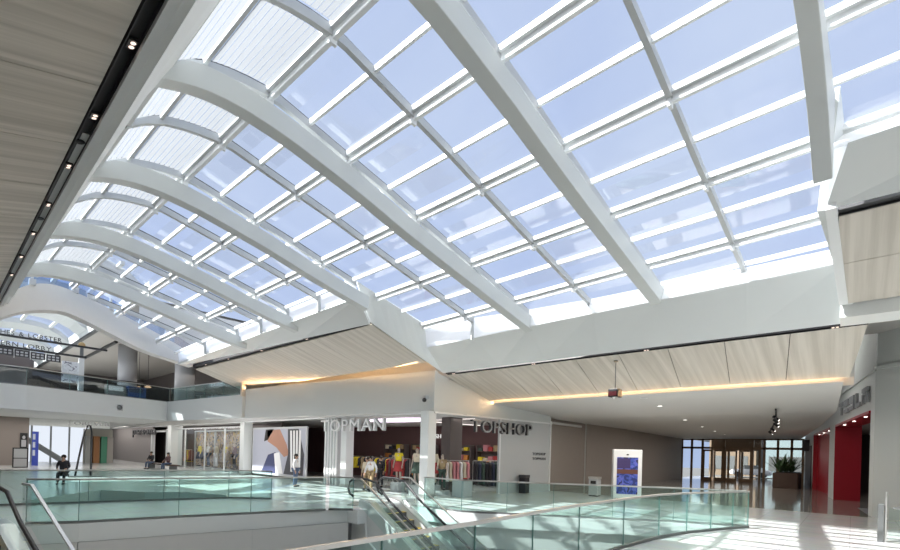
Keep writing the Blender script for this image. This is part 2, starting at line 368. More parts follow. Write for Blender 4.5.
struct(q.build('trim_7', FRAME), 'narrow white trim down the right edge of the skylight opening', 'trim')

def boards(name, x0, x1, y0, y1, pf, M, pw, label, seam_skew=0., yl=None, thick=.12, x1b=None, x0b=None, cross=None):
    """sloping soffit of board panels with open dark joints; yl gives lateral joints"""
    q = MB(); n = max(1, int(round((x1-x0)/pw))); g = .018
    ys = [y0]+(cross or [])+[y1]
    for i in range(n):
        for ya, yb in zip(ys[:-1], ys[1:]):
            def X(t, y):
                u = (y-y0)/(y1-y0); a = x0+((x0b if x0b is not None else x0)-x0)*u; b = x1+((x1b if x1b is not None else x1)-x1)*u
                return a+(b-a)*t
            P = []
            for (t, y, dx, dy) in ((i/n, ya, g, g/2), ((i+1)/n, ya, -g, g/2), ((i+1)/n, yb, -g, -g/2), (i/n, yb, g, -g/2)):
                P.append((X(t, y)+dx/2, y+dy, pf(0, y+dy)))
            q.hexa(P, [(p[0], p[1], p[2]+thick) for p in P])
    q.hexa([(x0, y0, pf(0, y0)+.05), (x1, y0, pf(0, y0)+.05), (x1b if x1b is not None else x1, y1, pf(0, y1)+.05), (x0b if x0b is not None else x0, y1, pf(0, y1)+.05)],
           [(x0, y0, pf(0, y0)+.3), (x1, y0, pf(0, y0)+.3), (x1b if x1b is not None else x1, y1, pf(0, y1)+.3), (x0b if x0b is not None else x0, y1, pf(0, y1)+.3)], 1)
    return struct(q.build(name, [M, SEAM]), label, 'ceiling')
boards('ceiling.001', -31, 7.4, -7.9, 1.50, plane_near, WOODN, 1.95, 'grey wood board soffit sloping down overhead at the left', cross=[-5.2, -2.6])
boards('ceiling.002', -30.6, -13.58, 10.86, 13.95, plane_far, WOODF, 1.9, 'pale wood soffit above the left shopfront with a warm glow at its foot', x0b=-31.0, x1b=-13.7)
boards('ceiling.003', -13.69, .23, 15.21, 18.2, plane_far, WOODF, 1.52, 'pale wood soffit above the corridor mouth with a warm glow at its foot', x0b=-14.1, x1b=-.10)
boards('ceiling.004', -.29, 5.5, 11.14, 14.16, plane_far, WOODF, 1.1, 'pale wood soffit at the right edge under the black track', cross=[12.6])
# light tracks
def track(name, label, p0, p1, pf, y_off, width, spots, gl=True, speakers=()):
    p0 = Vector(p0); p1 = Vector(p1); d = (p1-p0).normalized(); L = (p1-p0).length
    B = thing(name, label, 'light track', (p0+p1)/2, 'black light tracks along the soffits')
    nrm = Vector((0, 1, 0)); nrm = (nrm-d*nrm.dot(d)).normalized(); sl = .29 if pf is plane_near else -.285
    nv = Vector((0, 1, sl)).normalized(); up = Vector((0, -sl, 1)).normalized()
    def fr(a, b, c): return p0+d*a+nv*b+up*c
    q = MB(); w = width
    q.fbox(lambda a, b, c: fr(a, b, c), 0, L, 0, .012, -.01, .16); q.fbox(lambda a, b, c: fr(a, b, c), 0, L, w-.012, w, -.01, .16); q.fbox(lambda a, b, c: fr(a, b, c), 0, L, .012, w-.012, .03, .16)
    q.build('channel', DARK, B)
    for t in spots:
        f = MB(); f.fbox(lambda a, b, c: fr(t*L+a, w/2+b, c), -.09, .09, -.055, .055, -.012, .035)
        o = f.build('spotlight', RUB, B)
        for e in (-1, 1):
            g = MB(); c0 = fr(t*L+e*.042, w/2, -.016); loops = []
            for rr, hh in ((.030, 0), (.032, -.004), (.022, -.008), (.004, -.009)):
                loops.append([c0+d*rr*math.cos(a*math.pi/6)+nv*rr*math.sin(a*math.pi/6)+up*hh for a in range(12)])
            g.sweep(loops); g.build('lens', LAMP, o)
    for t in speakers:
        f = MB(); c0 = fr(t*L, w/2, .02); loops = [[c0+d*rr*math.cos(a*math.pi/8)+nv*rr*math.sin(a*math.pi/8)+up*hh for a in range(16)] for rr, hh in ((.065, 0), (.07, -.02), (.05, -.03), (.01, -.03))]
        f.sweep(loops); f.build('speaker', RUB, B)
    return B
xs_t = [-3.0, -4.9, -6.85, -8.79, -10.73, -12.81, -14.88, -17, -19.1]
track('light_track', 'black recessed track with pairs of small spotlights along the near wood soffit', (-30, 1.515, 6.952), (7, 1.515, 6.952), plane_near, 0, .165, [(x+30)/37 for x in xs_t], speakers=[(x+30)/37 for x in (-5.85, -9.75, -13.8)])
track('light_track', 'slim black track above the left shopfront soffit', (-30.5, 10.58, plane_far(0, 10.58)), (-13.75, 10.66, plane_far(0, 10.66)), plane_far, 0, .17, [.12, .3, .52, .76])
track('light_track', 'slim black track above the corridor soffit', (-13.6, 15.08, plane_far(0, 15.08)), (.23, 15.08, plane_far(0, 15.08)), plane_far, 0, .13, [.03, .32, .62, .955])
track('light_track', 'short black track at the upper right soffit', (-.29, 10.95, plane_far(0, 10.95)), (5.4, 10.98, plane_far(0, 10.98)), plane_far, 0, .17, [.75])

# ------------------------------------------------------------------ fascia, coves, ceilings, walls
CORN = (-13.98, 14.80); SRE = (-12.69, 22.96)
fas = [(-40.0, 12.4), (-29.2, 13.35), (-20, 14.3), CORN]
q = MB()
tops = [5.31, 5.66, 5.66, 5.62]
for i in range(3):
    q.quad([(*fas[i], 3.83), (*fas[i+1], 3.83), (*fas[i+1], tops[i+1] if i else 5.31), (*fas[i], tops[i])])
struct(q.build('wall_front', FASC, solid=-.18), 'plain white fascia above the left shopfronts', 'wall')
q = MB(); q.quad([(*CORN, 3.8), (*SRE, 3.78), (*SRE, 4.25), (-13.38, 18.6, 4.5), (-13.94, 15.05, 5.5), (*CORN, 5.62)])
struct(q.build('wall_front.001', FASC, solid=.18), 'white fascia returning along the right shopfront', 'wall')
# cove behind the left fascia
q = MB(); q.quad([(-31, 14.0, 5.83), (-13.7, 14.0, 5.83), (-13.7, 14.0, 6.6), (-31, 14.0, 6.6)]); q.quad([(-31, 14.0, 6.6), (-13.7, 14.0, 6.6), (-13.7, 15.5, 6.6), (-31, 15.5, 6.6)]); q.quad([(-31, 15.5, 5.3), (-13.7, 15.5, 5.3), (-13.7, 15.5, 6.6), (-31, 15.5, 6.6)])
struct(q.build('trim_8', CEILW), 'recessed light cove behind the left fascia', 'cove')
q = MB(); q.box(-14.3, .0, 18.22, 18.28, 4.6, 5.2); q.box(-14.3, .0, 18.22, 19.5, 5.2, 5.25); q.box(-14.3, 0, 19.45, 19.5, 4.5, 5.2)
struct(q.build('trim_9', CEILW), 'recessed light cove above the corridor mouth', 'cove')
q = MB(); q.box(-29.35, -29.15, 13.1, 13.35, 5.2, 6.1); struct(q.build('trim_10', WOODF), 'small wood end block of the left cove', 'trim')
# corridor ceiling
q = MB(); pts = [(-13.9, 18.5), (-.25, 18.5), (-.5, 24), (-1.3, 32), (-2.7, 44.2), (-3.4, 50.2), (-13.6, 50.2), (-13.8, 24)]
zz = [4.51, 4.51, 4.08, 4.02, 4.02, 4.02, 4.02, 4.08]
lo = [(x, y, z) for (x, y), z in zip(pts, zz)]
q.hexa(lo[0:3]+[lo[7]], [(p[0], p[1], p[2]+.14) for p in lo[0:3]+[lo[7]]]); q.hexa([lo[7]]+lo[2:7], [(p[0], p[1], p[2]+.14) for p in [lo[7]]+lo[2:7]])
struct(q.build('ceiling', CEILW), 'smooth white corridor ceiling running to the entrance doors', 'ceiling')
# recessed downlights in the corridor ceiling
for i, (x, y) in enumerate([(-6.45, 19.3), (-6.4, 21.2), (-6.66, 26.3), (-6.97, 31.5), (-7.3, 36.5), (-7.65, 41.9)]):
    z = 4.51-(y-18.5)*.0782 if y < 24 else 4.08-(y-24)*.0075 if y < 32 else 4.02
    d = thing('downlight', ['small recessed downlight nearest the corridor mouth', 'recessed downlight second from the corridor mouth', 'recessed downlight third from the corridor mouth', 'recessed downlight fourth from the corridor mouth', 'recessed downlight fifth from the corridor mouth', 'recessed downlight nearest the entrance doors'][i], 'downlight', (x, y, z), 'downlights in the corridor ceiling')
    q = MB(); q.lathe([(.14, 0), (.15, -.012), (.11, -.014), (.105, .0)], (x, y, z)); q.build('trim_ring', FRAME, d, smooth=True)
    q = MB(); q.lathe([(.10, -.004), (.09, -.008), (.002, -.009)], (x, y, z)); q.build('lamp', LAMPW if i > 0 else GREYF, d)
# storefront soffit (white ceiling inside the shop mouth)
q = MB(); q.hexa([(-70, 14.95, 3.78), (-14.0, 14.95, 3.78), (-12.75, 22.9, 3.78), (-12.75, 27, 3.78), (-70, 27, 3.78)], [(-70, 14.95, 3.9), (-14.0, 14.95, 3.9), (-12.75, 22.9, 3.9), (-12.75, 27, 3.9), (-70, 27, 3.9)])
struct(q.build('ceiling.005', CEILW), 'white ceiling inside the shop mouth', 'ceiling')
q = MB(); q.hexa([(-70, 14.95, 3.76), (-40, 12.5, 3.82), (-29.2, 13.4, 3.82), (-14.0, 14.95, 3.79)], [(-70, 14.95, 3.9), (-40, 12.5, 3.9), (-29.2, 13.4, 3.9), (-14, 14.95, 3.9)])
struct(q.build('ceiling.006', CEILW), 'white soffit between fascia and left shopfronts', 'ceiling')
# slim bright trim along the shopfront head
q = MB(); q.box(-69, -13.9, 14.86, 14.96, 3.72, 3.80); u = (Vector((*SRE, 0))-Vector((*CORN, 0))).normalized(); f1 = frame((CORN[0], CORN[1], 0), u)
q.fbox(f1, 0, 8.26, 3.72, 3.80, .0, .1)
struct(q.build('trim_11', FRAME), 'slim bright head trim along the shopfronts', 'trim')
# shop interior shells
q = MB(); q.quad([(-37, 22, 0), (-13.2, 24, 0), (-13.2, 24, 3.8), (-37, 22, 3.8)]); struct(q.build('wall_back.001', MAROON, solid=.1), 'dark maroon back wall of the clothing shop', 'wall')
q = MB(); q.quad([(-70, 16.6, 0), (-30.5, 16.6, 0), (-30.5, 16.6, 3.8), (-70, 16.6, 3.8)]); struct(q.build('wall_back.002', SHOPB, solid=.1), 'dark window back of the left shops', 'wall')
fR = frame((CORN[0], CORN[1], 0), u)     # along the right shopfront, c>0 towards the corridor
q = MB(); q.fbox(fR, 4.2, 8.26, 0, 3.78, -.12, 0); struct(q.build('wall_right.001', GREYP), 'pale panelled end wall of the right shopfront', 'wall')
q = MB(); q.fbox(fR, 8.2, 8.27, 0, 3.9, -.01, .05); q.fbox(fR, 4.2, 4.26, 0, 3.78, 0, .04); struct(q.build('trim_12', FRAME), 'white corner trim on the pale end wall', 'trim')
# taupe corridor wall
bw = [(-12.9, 22.95), (-12.95, 28), (-12.6, 34), (-12.9, 50.2)]
q = MB()
for a, b in zip(bw[:-1], bw[1:]): q.quad([(*a, 0), (*b, 0), (*b, 4.1), (*a, 4.1)])
struct(q.build('wall_left.001', BROWN, solid=.1), 'plain taupe wall along the left of the corridor', 'wall')

# right hand wall with the red shop portals : plane from (0.61,23.67) to (-2.2,43.8)
T0 = Vector((.61, 23.67, 0)); T1 = Vector((-2.2, 43.8, 0)); tu = (T1-T0).normalized(); fT = frame(T0, tu, un=(-tu.y, tu.x, 0))
def TA(y): return (y-23.67)/tu.y
q = MB(); op = [(TA(24.35), TA(32.9)), (TA(35.2), TA(43.2))]
q.fbox(fT, 0, TA(50.2), 4.12, 5.56, -.35, 0); q.fbox(fT, 0, op[0][0], 0, 4.12, -.35, 0); q.fbox(fT, op[0][1], op[1][0], 0, 4.12, -.35, .03); q.fbox(fT, op[1][1], TA(50.2), 0, 4.12, -.35, 0)
struct(q.build('wall_right', WHITE), 'white right corridor wall above and between the red shop openings', 'wall')
q = MB(); q.fbox(fT, -.1, TA(50.2), 5.56, 5.72, -.35, .07); q.fbox(fT, -.05, TA(50.2), 5.72, 9, -.35, .0); struct(q.build('wall_right.002', FASC), 'upper white wall band at the right with a projecting ledge', 'wall')
cu = Vector((.69, -.724, 0)).normalized(); fC = frame(T0, cu, un=(-cu.y*-1 if False else -.724, -.69, 0))
q = MB(); q.fbox(fC, 0, 9, 0, 5.56, -.3, 0); q.fbox(fC, -.05, 9, 5.56, 5.72, -.3, .07); q.fbox(fC, 0, 9, 5.72, 9, -.3, 0); struct(q.build('wall_right.003', FASC), 'white angled wall at the right edge of frame', 'wall')
for i, (a, b) in enumerate(op):
    P = thing('shop_portal', ['red shop portal frame nearest the camera on the right wall', 'red shop portal frame farther along the right wall'][i], 'shop portal', fT((a+b)/2, 0, 0), 'red portals on the right wall')
    dep = -1.05 if i == 0 else -2.4
    side = MB(); side.fbox(fT, b-.06, b, 0, 4.1, dep, .06); side.build('side_panel', REDP, P)
    side = MB(); side.fbox(fT, a, b-.06, 4.0, 4.1, -.9, .06); side.build('head_panel', REDP, P)
    if i:
        side = MB(); side.fbox(fT, a+2.0, b-.06, 0, 4.0, -.30, -.22); side.build('front_panel', REDP, P)
    for t in (.2, .5, .8):
        l = MB(); c = fT(a+(b-a)*t, 3.99, -.12); l.lathe([(.06, 0), (.055, -.01), (.002, -.012)], c); l.build('lamp', LAMPW, P)
# inside of the red shop
q = MB(); q.fbox(fT, .3, TA(45), 0, 5, -5.6, -5.5); q.fbox(fT, .2, .3, 0, 5, -5.6, -.36); q.fbox(fT, TA(45), TA(45.1), 0, 5, -5.6, -.36); struct(q.build('wall_right.004', SHOPB), 'dim rear wall inside the red-fronted shop', 'wall')
q = MB(); q.fbox(fT, .3, TA(45), 4.12, 4.2, -5.5, -.35); struct(q.build('ceiling.007', CEILW), 'ceiling inside the red-fronted shop', 'ceiling')
scr = thing('video_wall', 'large blue video screen inside the red-fronted shop', 'screen', fT(3.5, 1.6, -4.9))
BLUE = art_mat('blue_screen', [(.02, .04, .22), (.03, .07, .40), (.10, .16, .55)], 1.2); bb = BLUE.node_tree.nodes['Principled BSDF']; bb.inputs['Emission Color'].default_value = (.05, .1, .5, 1); bb.inputs['Emission Strength'].default_value = .35
q = MB(); q.fbox(fT, .9, 6.6, 2.25, 3.7, -5.0, -4.94); q.build('screen', BLUE, scr); q = MB(); q.fbox(fT, .8, 6.7, 2.15, 3.8, -5.1, -5.0); q.build('bezel', RUB, scr)
cnt = thing('display_counter', 'low grey display counter with a small green model inside the red-fronted shop', 'counter', fT(3.2, 0, -3.4))
q = MB(); q.fbox(fT, 1.4, 5.2, 0, 1.2, -4.2, -3.4); q.build('body', GREYP, cnt, bevel=.02); q = MB(); q.fbox(fT, 1.3, 5.3, 1.2, 1.26, -4.3, -3.3); q.build('worktop', FRAME, cnt)
q = MB(); c = fT(2.6, 1.26, -3.8); q.ball(c+Vector((0, 0, .2)), .6, .4, .2); q.ball(c+Vector((.6, .2, .15)), .35, .3, .16); o = q.build('display_model', LEAF, smooth=True); tag(o, 'rounded green display model standing on the grey counter', 'model')

# ------------------------------------------------------------------ signs
def glyph(ch, size, depth):
    c = bpy.data.curves.new('glyph', 'FONT'); c.body = ch; c.size = size; c.extrude = depth/2; c.resolution_u = 3
    o = bpy.data.objects.new('glyph', c); COL.objects.link(o); dg = bpy.context.evaluated_depsgraph_get(); me = bpy.data.meshes.new_from_object(o.evaluated_get(dg)); bpy.data.objects.remove(o); bpy.data.curves.remove(c)
    return me
def sign_text(name, label, txt, fr, a0, a1, b0, height, depth, M, side=None, group=None, c0=0.0):
    """raised letters on a face: laid from a0 to a1 along the face, c outwards"""
    T = thing(name, label, 'sign', fr((a0+a1)/2, b0, c0), group)
    gl = []; x = 0; gap = .13
    for ch in txt:
        if ch == ' ': x += .4; gl.append(None); continue
        me = glyph(ch, 1, .2); xs = [v.co.x for v in me.vertices]; ys = [v.co.y for v in me.vertices]
        gl.append((me, x-min(xs), min(ys))); x += max(xs)-min(xs)+gap
    W = x-gap; sx = abs(a1-a0)/W; sg = 1 if a1 > a0 else -1
    cap = .73 if any(c.isupper() for c in txt) else .52
    sy = height/cap
    for g in gl:
        if not g: continue
        me, ox, oy = g; pts = []
        for v in me.vertices:
            a = a0+sg*(v.co.x+ox)*sx; b = b0+v.co.y*sy; c = c0+depth*(v.co.z/.2+.5); pts.append(fr(a, b, c)-T.location)
        n2 = bpy.data.meshes.new('letter'); n2.from_pydata(pts, [], [list(p.vertices) for p in me.polygons]); n2.materials.append(M); n2.materials.append(side or M)
        bm = bmesh.new(); bm.from_mesh(n2); bmesh.ops.recalc_face_normals(bm, faces=bm.faces); bm.to_mesh(n2); bm.free()
        nrm = (fr(0, 0, 1)-fr(0, 0, 0)).normalized()
        for p in n2.polygons: p.material_index = 0 if abs(p.normal.dot(nrm)) > .7 else 1
        o = bpy.data.objects.new('letter', n2); COL.objects.link(o); o.parent = T; bpy.data.meshes.remove(me)
    return T
fL = frame((0, 14.95, 0), (1, 0, 0), un=(0, -1, 0))     # left shopfront face, a = X
sign_text('shop_sign', 'TOPMAN in white letters over the left shopfront', 'TOPMAN', fL, -22.6, -17.2, 2.98, .66, .16, LETW, GREYF, c0=.12)
sign_text('shop_sign', 'TOPSHOP in dark-sided letters over the right shopfront', 'TOPSHOP', fR, 2.1, 6.4, 3.0, .62, .16, LETS, LETD, c0=.10)
sign_text('shop_sign', 'persona in dark letters over the far left shop', 'persona', fL, -58.8, -51.2, 2.95, .62, .12, LETD, c0=.12)
sign_text('wall_lettering', 'small TOPSHOP lettering, upper line on the pale end wall', 'TOPSHOP', fR, 6.75, 7.85, 1.98, .15, .02, LETD, c0=.005)
sign_text('wall_lettering', 'small TOPMAN lettering, lower line on the pale end wall', 'TOPMAN', fR, 6.75, 7.85, 1.72, .15, .02, LETD, c0=.005)
fB = frame((0, 17.6, 0), (1, 0, 0), un=(0, -1, 0))
sign_text('inner_sign', 'small lit TOPSHOP sign hanging inside the shop behind the corner column', 'TOPSHOP', fB, -17.22, -15.54, 2.72, .22, .05, emat('sign_glow', (1, .98, .95), .7))
# TESLA letters with split bars
T = thing('shop_sign', 'TESLA in grey raised letters above the red portal on the right wall', 'sign', fT(4.5, 4.7, 0))
def lt(a, parts):
    q = MB()
    for p in parts:
        if len(p) == 4: q.fbox(fT, a+p[0], a+p[1], p[2], p[3], .02, .12)
        else: q.hexa([fT(a+x, z, .02) for x, z in p], [fT(a+x, z, .12) for x, z in p])
    q.build('letter', LETS, T)
zb, zt = 4.46, 5.08
def L_(x): return -x     # letters read from far to near
lx = [7.7, 6.2, 4.75, 3.3, 1.85]; w = 1.05
lt(lx[0], [(-w, 0, zt-.16, zt), (-w/2-.09, -w/2+.09, zb, zt-.24)])
lt(lx[1], [(-w, 0, zt-.16, zt), (-w, 0, zb+.32, zb+.48), (-w, 0, zb, zb+.16)])
lt(lx[2], [(-w, 0, zt-.16, zt), (-w, 0, zb+.32, zb+.48), (-w, 0, zb, zb+.16), (-.18, 0, zb+.48, zt-.16), (-w, -w+.18, zb+.16, zb+.32)])
lt(lx[3], [(-.18, 0, zb, zt), (-w, -.18, zb, zb+.16)])
lt(lx[4], [(-w, 0, zt-.16, zt), (-.18, 0, zb, zt-.24), (-w, -w+.18, zb, zt-.24), (-w+.18, -.18, zb+.36, zb+.5)])

# ------------------------------------------------------------------ floors and voids
V1 = [(-3.75, -8), (-3.78, 3), (-3.8, 8), (-3.62, 11.5), (-3.1, 14.0), (-2.25, 16.1), (-4.2, 15.35), (-7.3, 13.35), (-9.9, 11.75), (-12.2, 11.75), (-12.2, 9.4), (-12.75, 9.4), (-12.9, 8.7), (-13.35, 6.4), (-13.79, 4.6), (-14.2, 2.5), (-14.7, 1.15), (-15.4, -2.5), (-15.4, -8)]
V2 = [(-19.3, 1.7), (-17.95, 7.6), (-19.2, 8.1), (-21.2, 7.4), (-22.0, 6.0), (-23.9, 4.9), (-20.7, 2.3)]
def slab(name, outer, holes, z, thick, M, label):
    bm = bmesh.new(); ed = []
    for poly in [outer]+holes:
        vs = [bm.verts.new((x, y, z)) for x, y in poly]
        for i in range(len(vs)): ed.append(bm.edges.new((vs[i], vs[(i+1) % len(vs)])))
    bmesh.ops.triangle_fill(bm, edges=ed, use_beauty=True)
    for f in bm.faces:
        if f.normal.z < 0: f.normal_flip()
    r = bmesh.ops.extrude_face_region(bm, geom=list(bm.faces)); vv = [g for g in r['geom'] if isinstance(g, bmesh.types.BMVert)]
    bmesh.ops.translate(bm, verts=vv, vec=(0, 0, -thick)); bmesh.ops.recalc_face_normals(bm, faces=bm.faces)
    me = bpy.data.meshes.new(name); bm.to_mesh(me); bm.free()
    for Mx in M: me.materials.append(Mx)
    for p in me.polygons: p.material_index = 0 if p.normal.z > .5 else 1
    o = bpy.data.objects.new(name, me); COL.objects.link(o); struct(o, label, 'floor'); return o
V1e = [p for p in V1 if p[1] > -7.9]
outer = [(-72, -8), (-15.4, -8), (-15.4, -2.5), (-14.7, 1.15), (-14.2, 2.5), (-13.79, 4.6), (-13.35, 6.4), (-12.9, 8.7), (-12.75, 9.4), (-12.2, 9.4), (-12.2, 11.75), (-9.9, 11.75), (-7.3, 13.35), (-4.2, 15.35), (-2.25, 16.1), (-3.1, 14.0), (-3.62, 11.5), (-3.8, 8), (-3.78, 3), (-3.75, -8), (9, -8), (9, 28), (-72, 28)]
slab('floor', outer, [V2], 0, .45, [FLOOR, WHITE], 'pale polished tile floor of the upper mall level, striped with sunlight')
q = MB(); q.box(-14, 9, 28, 62, -.45, 0)
struct(q.build('floor.001', FLOORC), 'dark polished tan tile floor of the corridor by the doors', 'floor')
q = MB(); q.hexa([(-12.9, 23.3, -.1), (.6, 23.3, -.1), (.2, 28.05, -.1), (-12.9, 28.05, -.1)], [(-12.9, 23.3, .006), (.6, 23.3, .006), (.2, 28.05, .006), (-12.9, 28.05, .006)]); struct(q.build('floor.003', FLOORC), 'polished tan tile apron at the corridor mouth', 'floor')
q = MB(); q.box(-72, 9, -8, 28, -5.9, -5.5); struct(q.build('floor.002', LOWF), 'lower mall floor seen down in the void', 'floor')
# lower fascia band under the slab edge
def edge_band(name, pts, z0, z1, inset, M, label):
    q = MB(); n = len(pts)
    for a, b in zip(pts[:-1], pts[1:]):
        d = (Vector((*b, 0))-Vector((*a, 0))).normalized(); o = Vector((d.y, -d.x, 0))*inset
        q.quad([Vector((*a, z0))+o, Vector((*b, z0))+o, Vector((*b, z1))+o, Vector((*a, z1))+o])
    struct(q.build(name, M), label, 'fascia')
left_edge = [(-12.75, 9.38), (-12.9, 8.7), (-13.35, 6.4), (-13.79, 4.6), (-14.2, 2.5), (-14.7, 1.15), (-15.4, -2.5), (-15.4, -8)]
far_edge = [(-2.25, 16.1), (-4.2, 15.35), (-7.3, 13.35), (-9.9, 11.75), (-12.2, 11.75)]
edge_band('trim_13', left_edge, -1.15, -.44, -.12, CEILW, 'grey lower band of the bridge edge over the void')
edge_band('trim_14', far_edge, -1.15, -.44, .12, CEILW, 'grey lower band of the far floor edge over the void')
edge_band('trim_15', [(-3.1, 14.0), (-3.62, 11.5), (-3.8, 8), (-3.78, 3), (-3.75, -8)], -1.15, -.44, .12, CEILW, 'grey lower band of the near floor edge')
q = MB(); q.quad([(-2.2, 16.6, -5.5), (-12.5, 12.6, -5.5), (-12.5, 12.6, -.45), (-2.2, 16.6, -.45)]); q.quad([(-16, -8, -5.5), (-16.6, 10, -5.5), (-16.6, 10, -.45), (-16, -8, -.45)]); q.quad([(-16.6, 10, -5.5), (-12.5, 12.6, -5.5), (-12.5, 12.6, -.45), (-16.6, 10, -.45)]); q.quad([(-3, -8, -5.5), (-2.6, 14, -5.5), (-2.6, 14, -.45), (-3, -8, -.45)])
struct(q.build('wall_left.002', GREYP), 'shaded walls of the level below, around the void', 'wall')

# ------------------------------------------------------------------ railings
def railing(label, pts, joints, glass=BALU, top=1.1, rail=STEEL, cap=(.06, .045), shoe=True, z=0., group='glass railings', post=None):
    """glass railing along pts (plan); joints = every how many metres a glass joint falls"""
    P = [Vector((*p, z)) for p in pts]; R = thing('glass_railing', label, 'railing', P[len(P)//2], group)
    # walk
    segs = []; 
    for a, b in zip(P[:-1], P[1:]):
        L = (b-a).length; n = max(1, int(round(L/joints)))
        for i in range(n): segs.append((a+(b-a)*i/n, a+(b-a)*(i+1)/n))
    for a, b in segs:
        d = (b-a).normalized(); nn = Vector((d.y, -d.x, 0))*.008; g = d*.012
        q = MB(); q.hexa([a+g-nn, b-g-nn, b-g+nn, a+g+nn], [p+Vector((0, 0, top-.03)) for p in (a+g-nn, b-g-nn, b-g+nn, a+g+nn)]); 
        o = q.build('glass_panel', glass, R)
        q = MB(); q.hexa([b-g*1.2-nn, b+g*.2-nn, b+g*.2+nn, b-g*1.2+nn], [p+Vector((0, 0, top-.03)) for p in (b-g*1.2-nn, b+g*.2-nn, b+g*.2+nn, b-g*1.2+nn)]); q.build('glass_joint', EDGE, R)
    q = MB(); q.bar([p+Vector((0, 0, top)) for p in P], *cap); q.build('handrail', rail, R)
    if shoe:
        q = MB(); q.bar([p+Vector((0, 0, .06)) for p in P], .07, .07); q.build('base_shoe', STEELD, R)
    return R
def dense(pts, n=4):
    out = []
    for i in range(len(pts)-1):
        p0 = pts[max(i-1, 0)]; p1 = pts[i]; p2 = pts[i+1]; p3 = pts[min(i+2, len(pts)-1)]
        for k in range(n):
            t = k/n; out.append(tuple(.5*((2*b)+(-a+c)*t+(2*a-5*b+4*c-d)*t*t+(-a+3*b-3*c+d)*t**3) for a, b, c, d in zip(p0, p1, p2, p3)))
    return out+[pts[-1]]
near_pts = [(-3.72, -6.5), (-3.72, -2), (-3.72, 2), (-3.72, 4.8), (-3.82, 8.1), (-3.62, 12.2), (-2.95, 14.6), (-2.3, 16.25)]
railing('glass railing in the foreground curving along the near edge of the void', dense([near_pts[i] for i in (2, 3, 4, 5, 6, 7)], 2)[0:] , 1.6)
far_pts = [(-2.4, 16.4), (-4.2, 15.55), (-7.3, 13.5), (-9.85, 11.9), (-11.6, 11.9)]
railing('glass railing along the far edge of the void in front of the clothing shop', far_pts, 1.6)
railing('glass railing on the left bridge edge above the white slab', [(-12.85, 8.6), (-13.45, 6.4), (-13.9, 4.6), (-14.3, 2.5), (-14.8, 1.6)], 2.0)
railing('farther glass railing behind the bridge, in front of the left shops', [(-20.2, -2), (-19.4, 1.5), (-18.0, 7.7), (-16.8, 8.8)], 2.2)
railing('short glass railing left of the escalator head', [(-12.9, 8.75), (-12.35, 9.32)], .9)

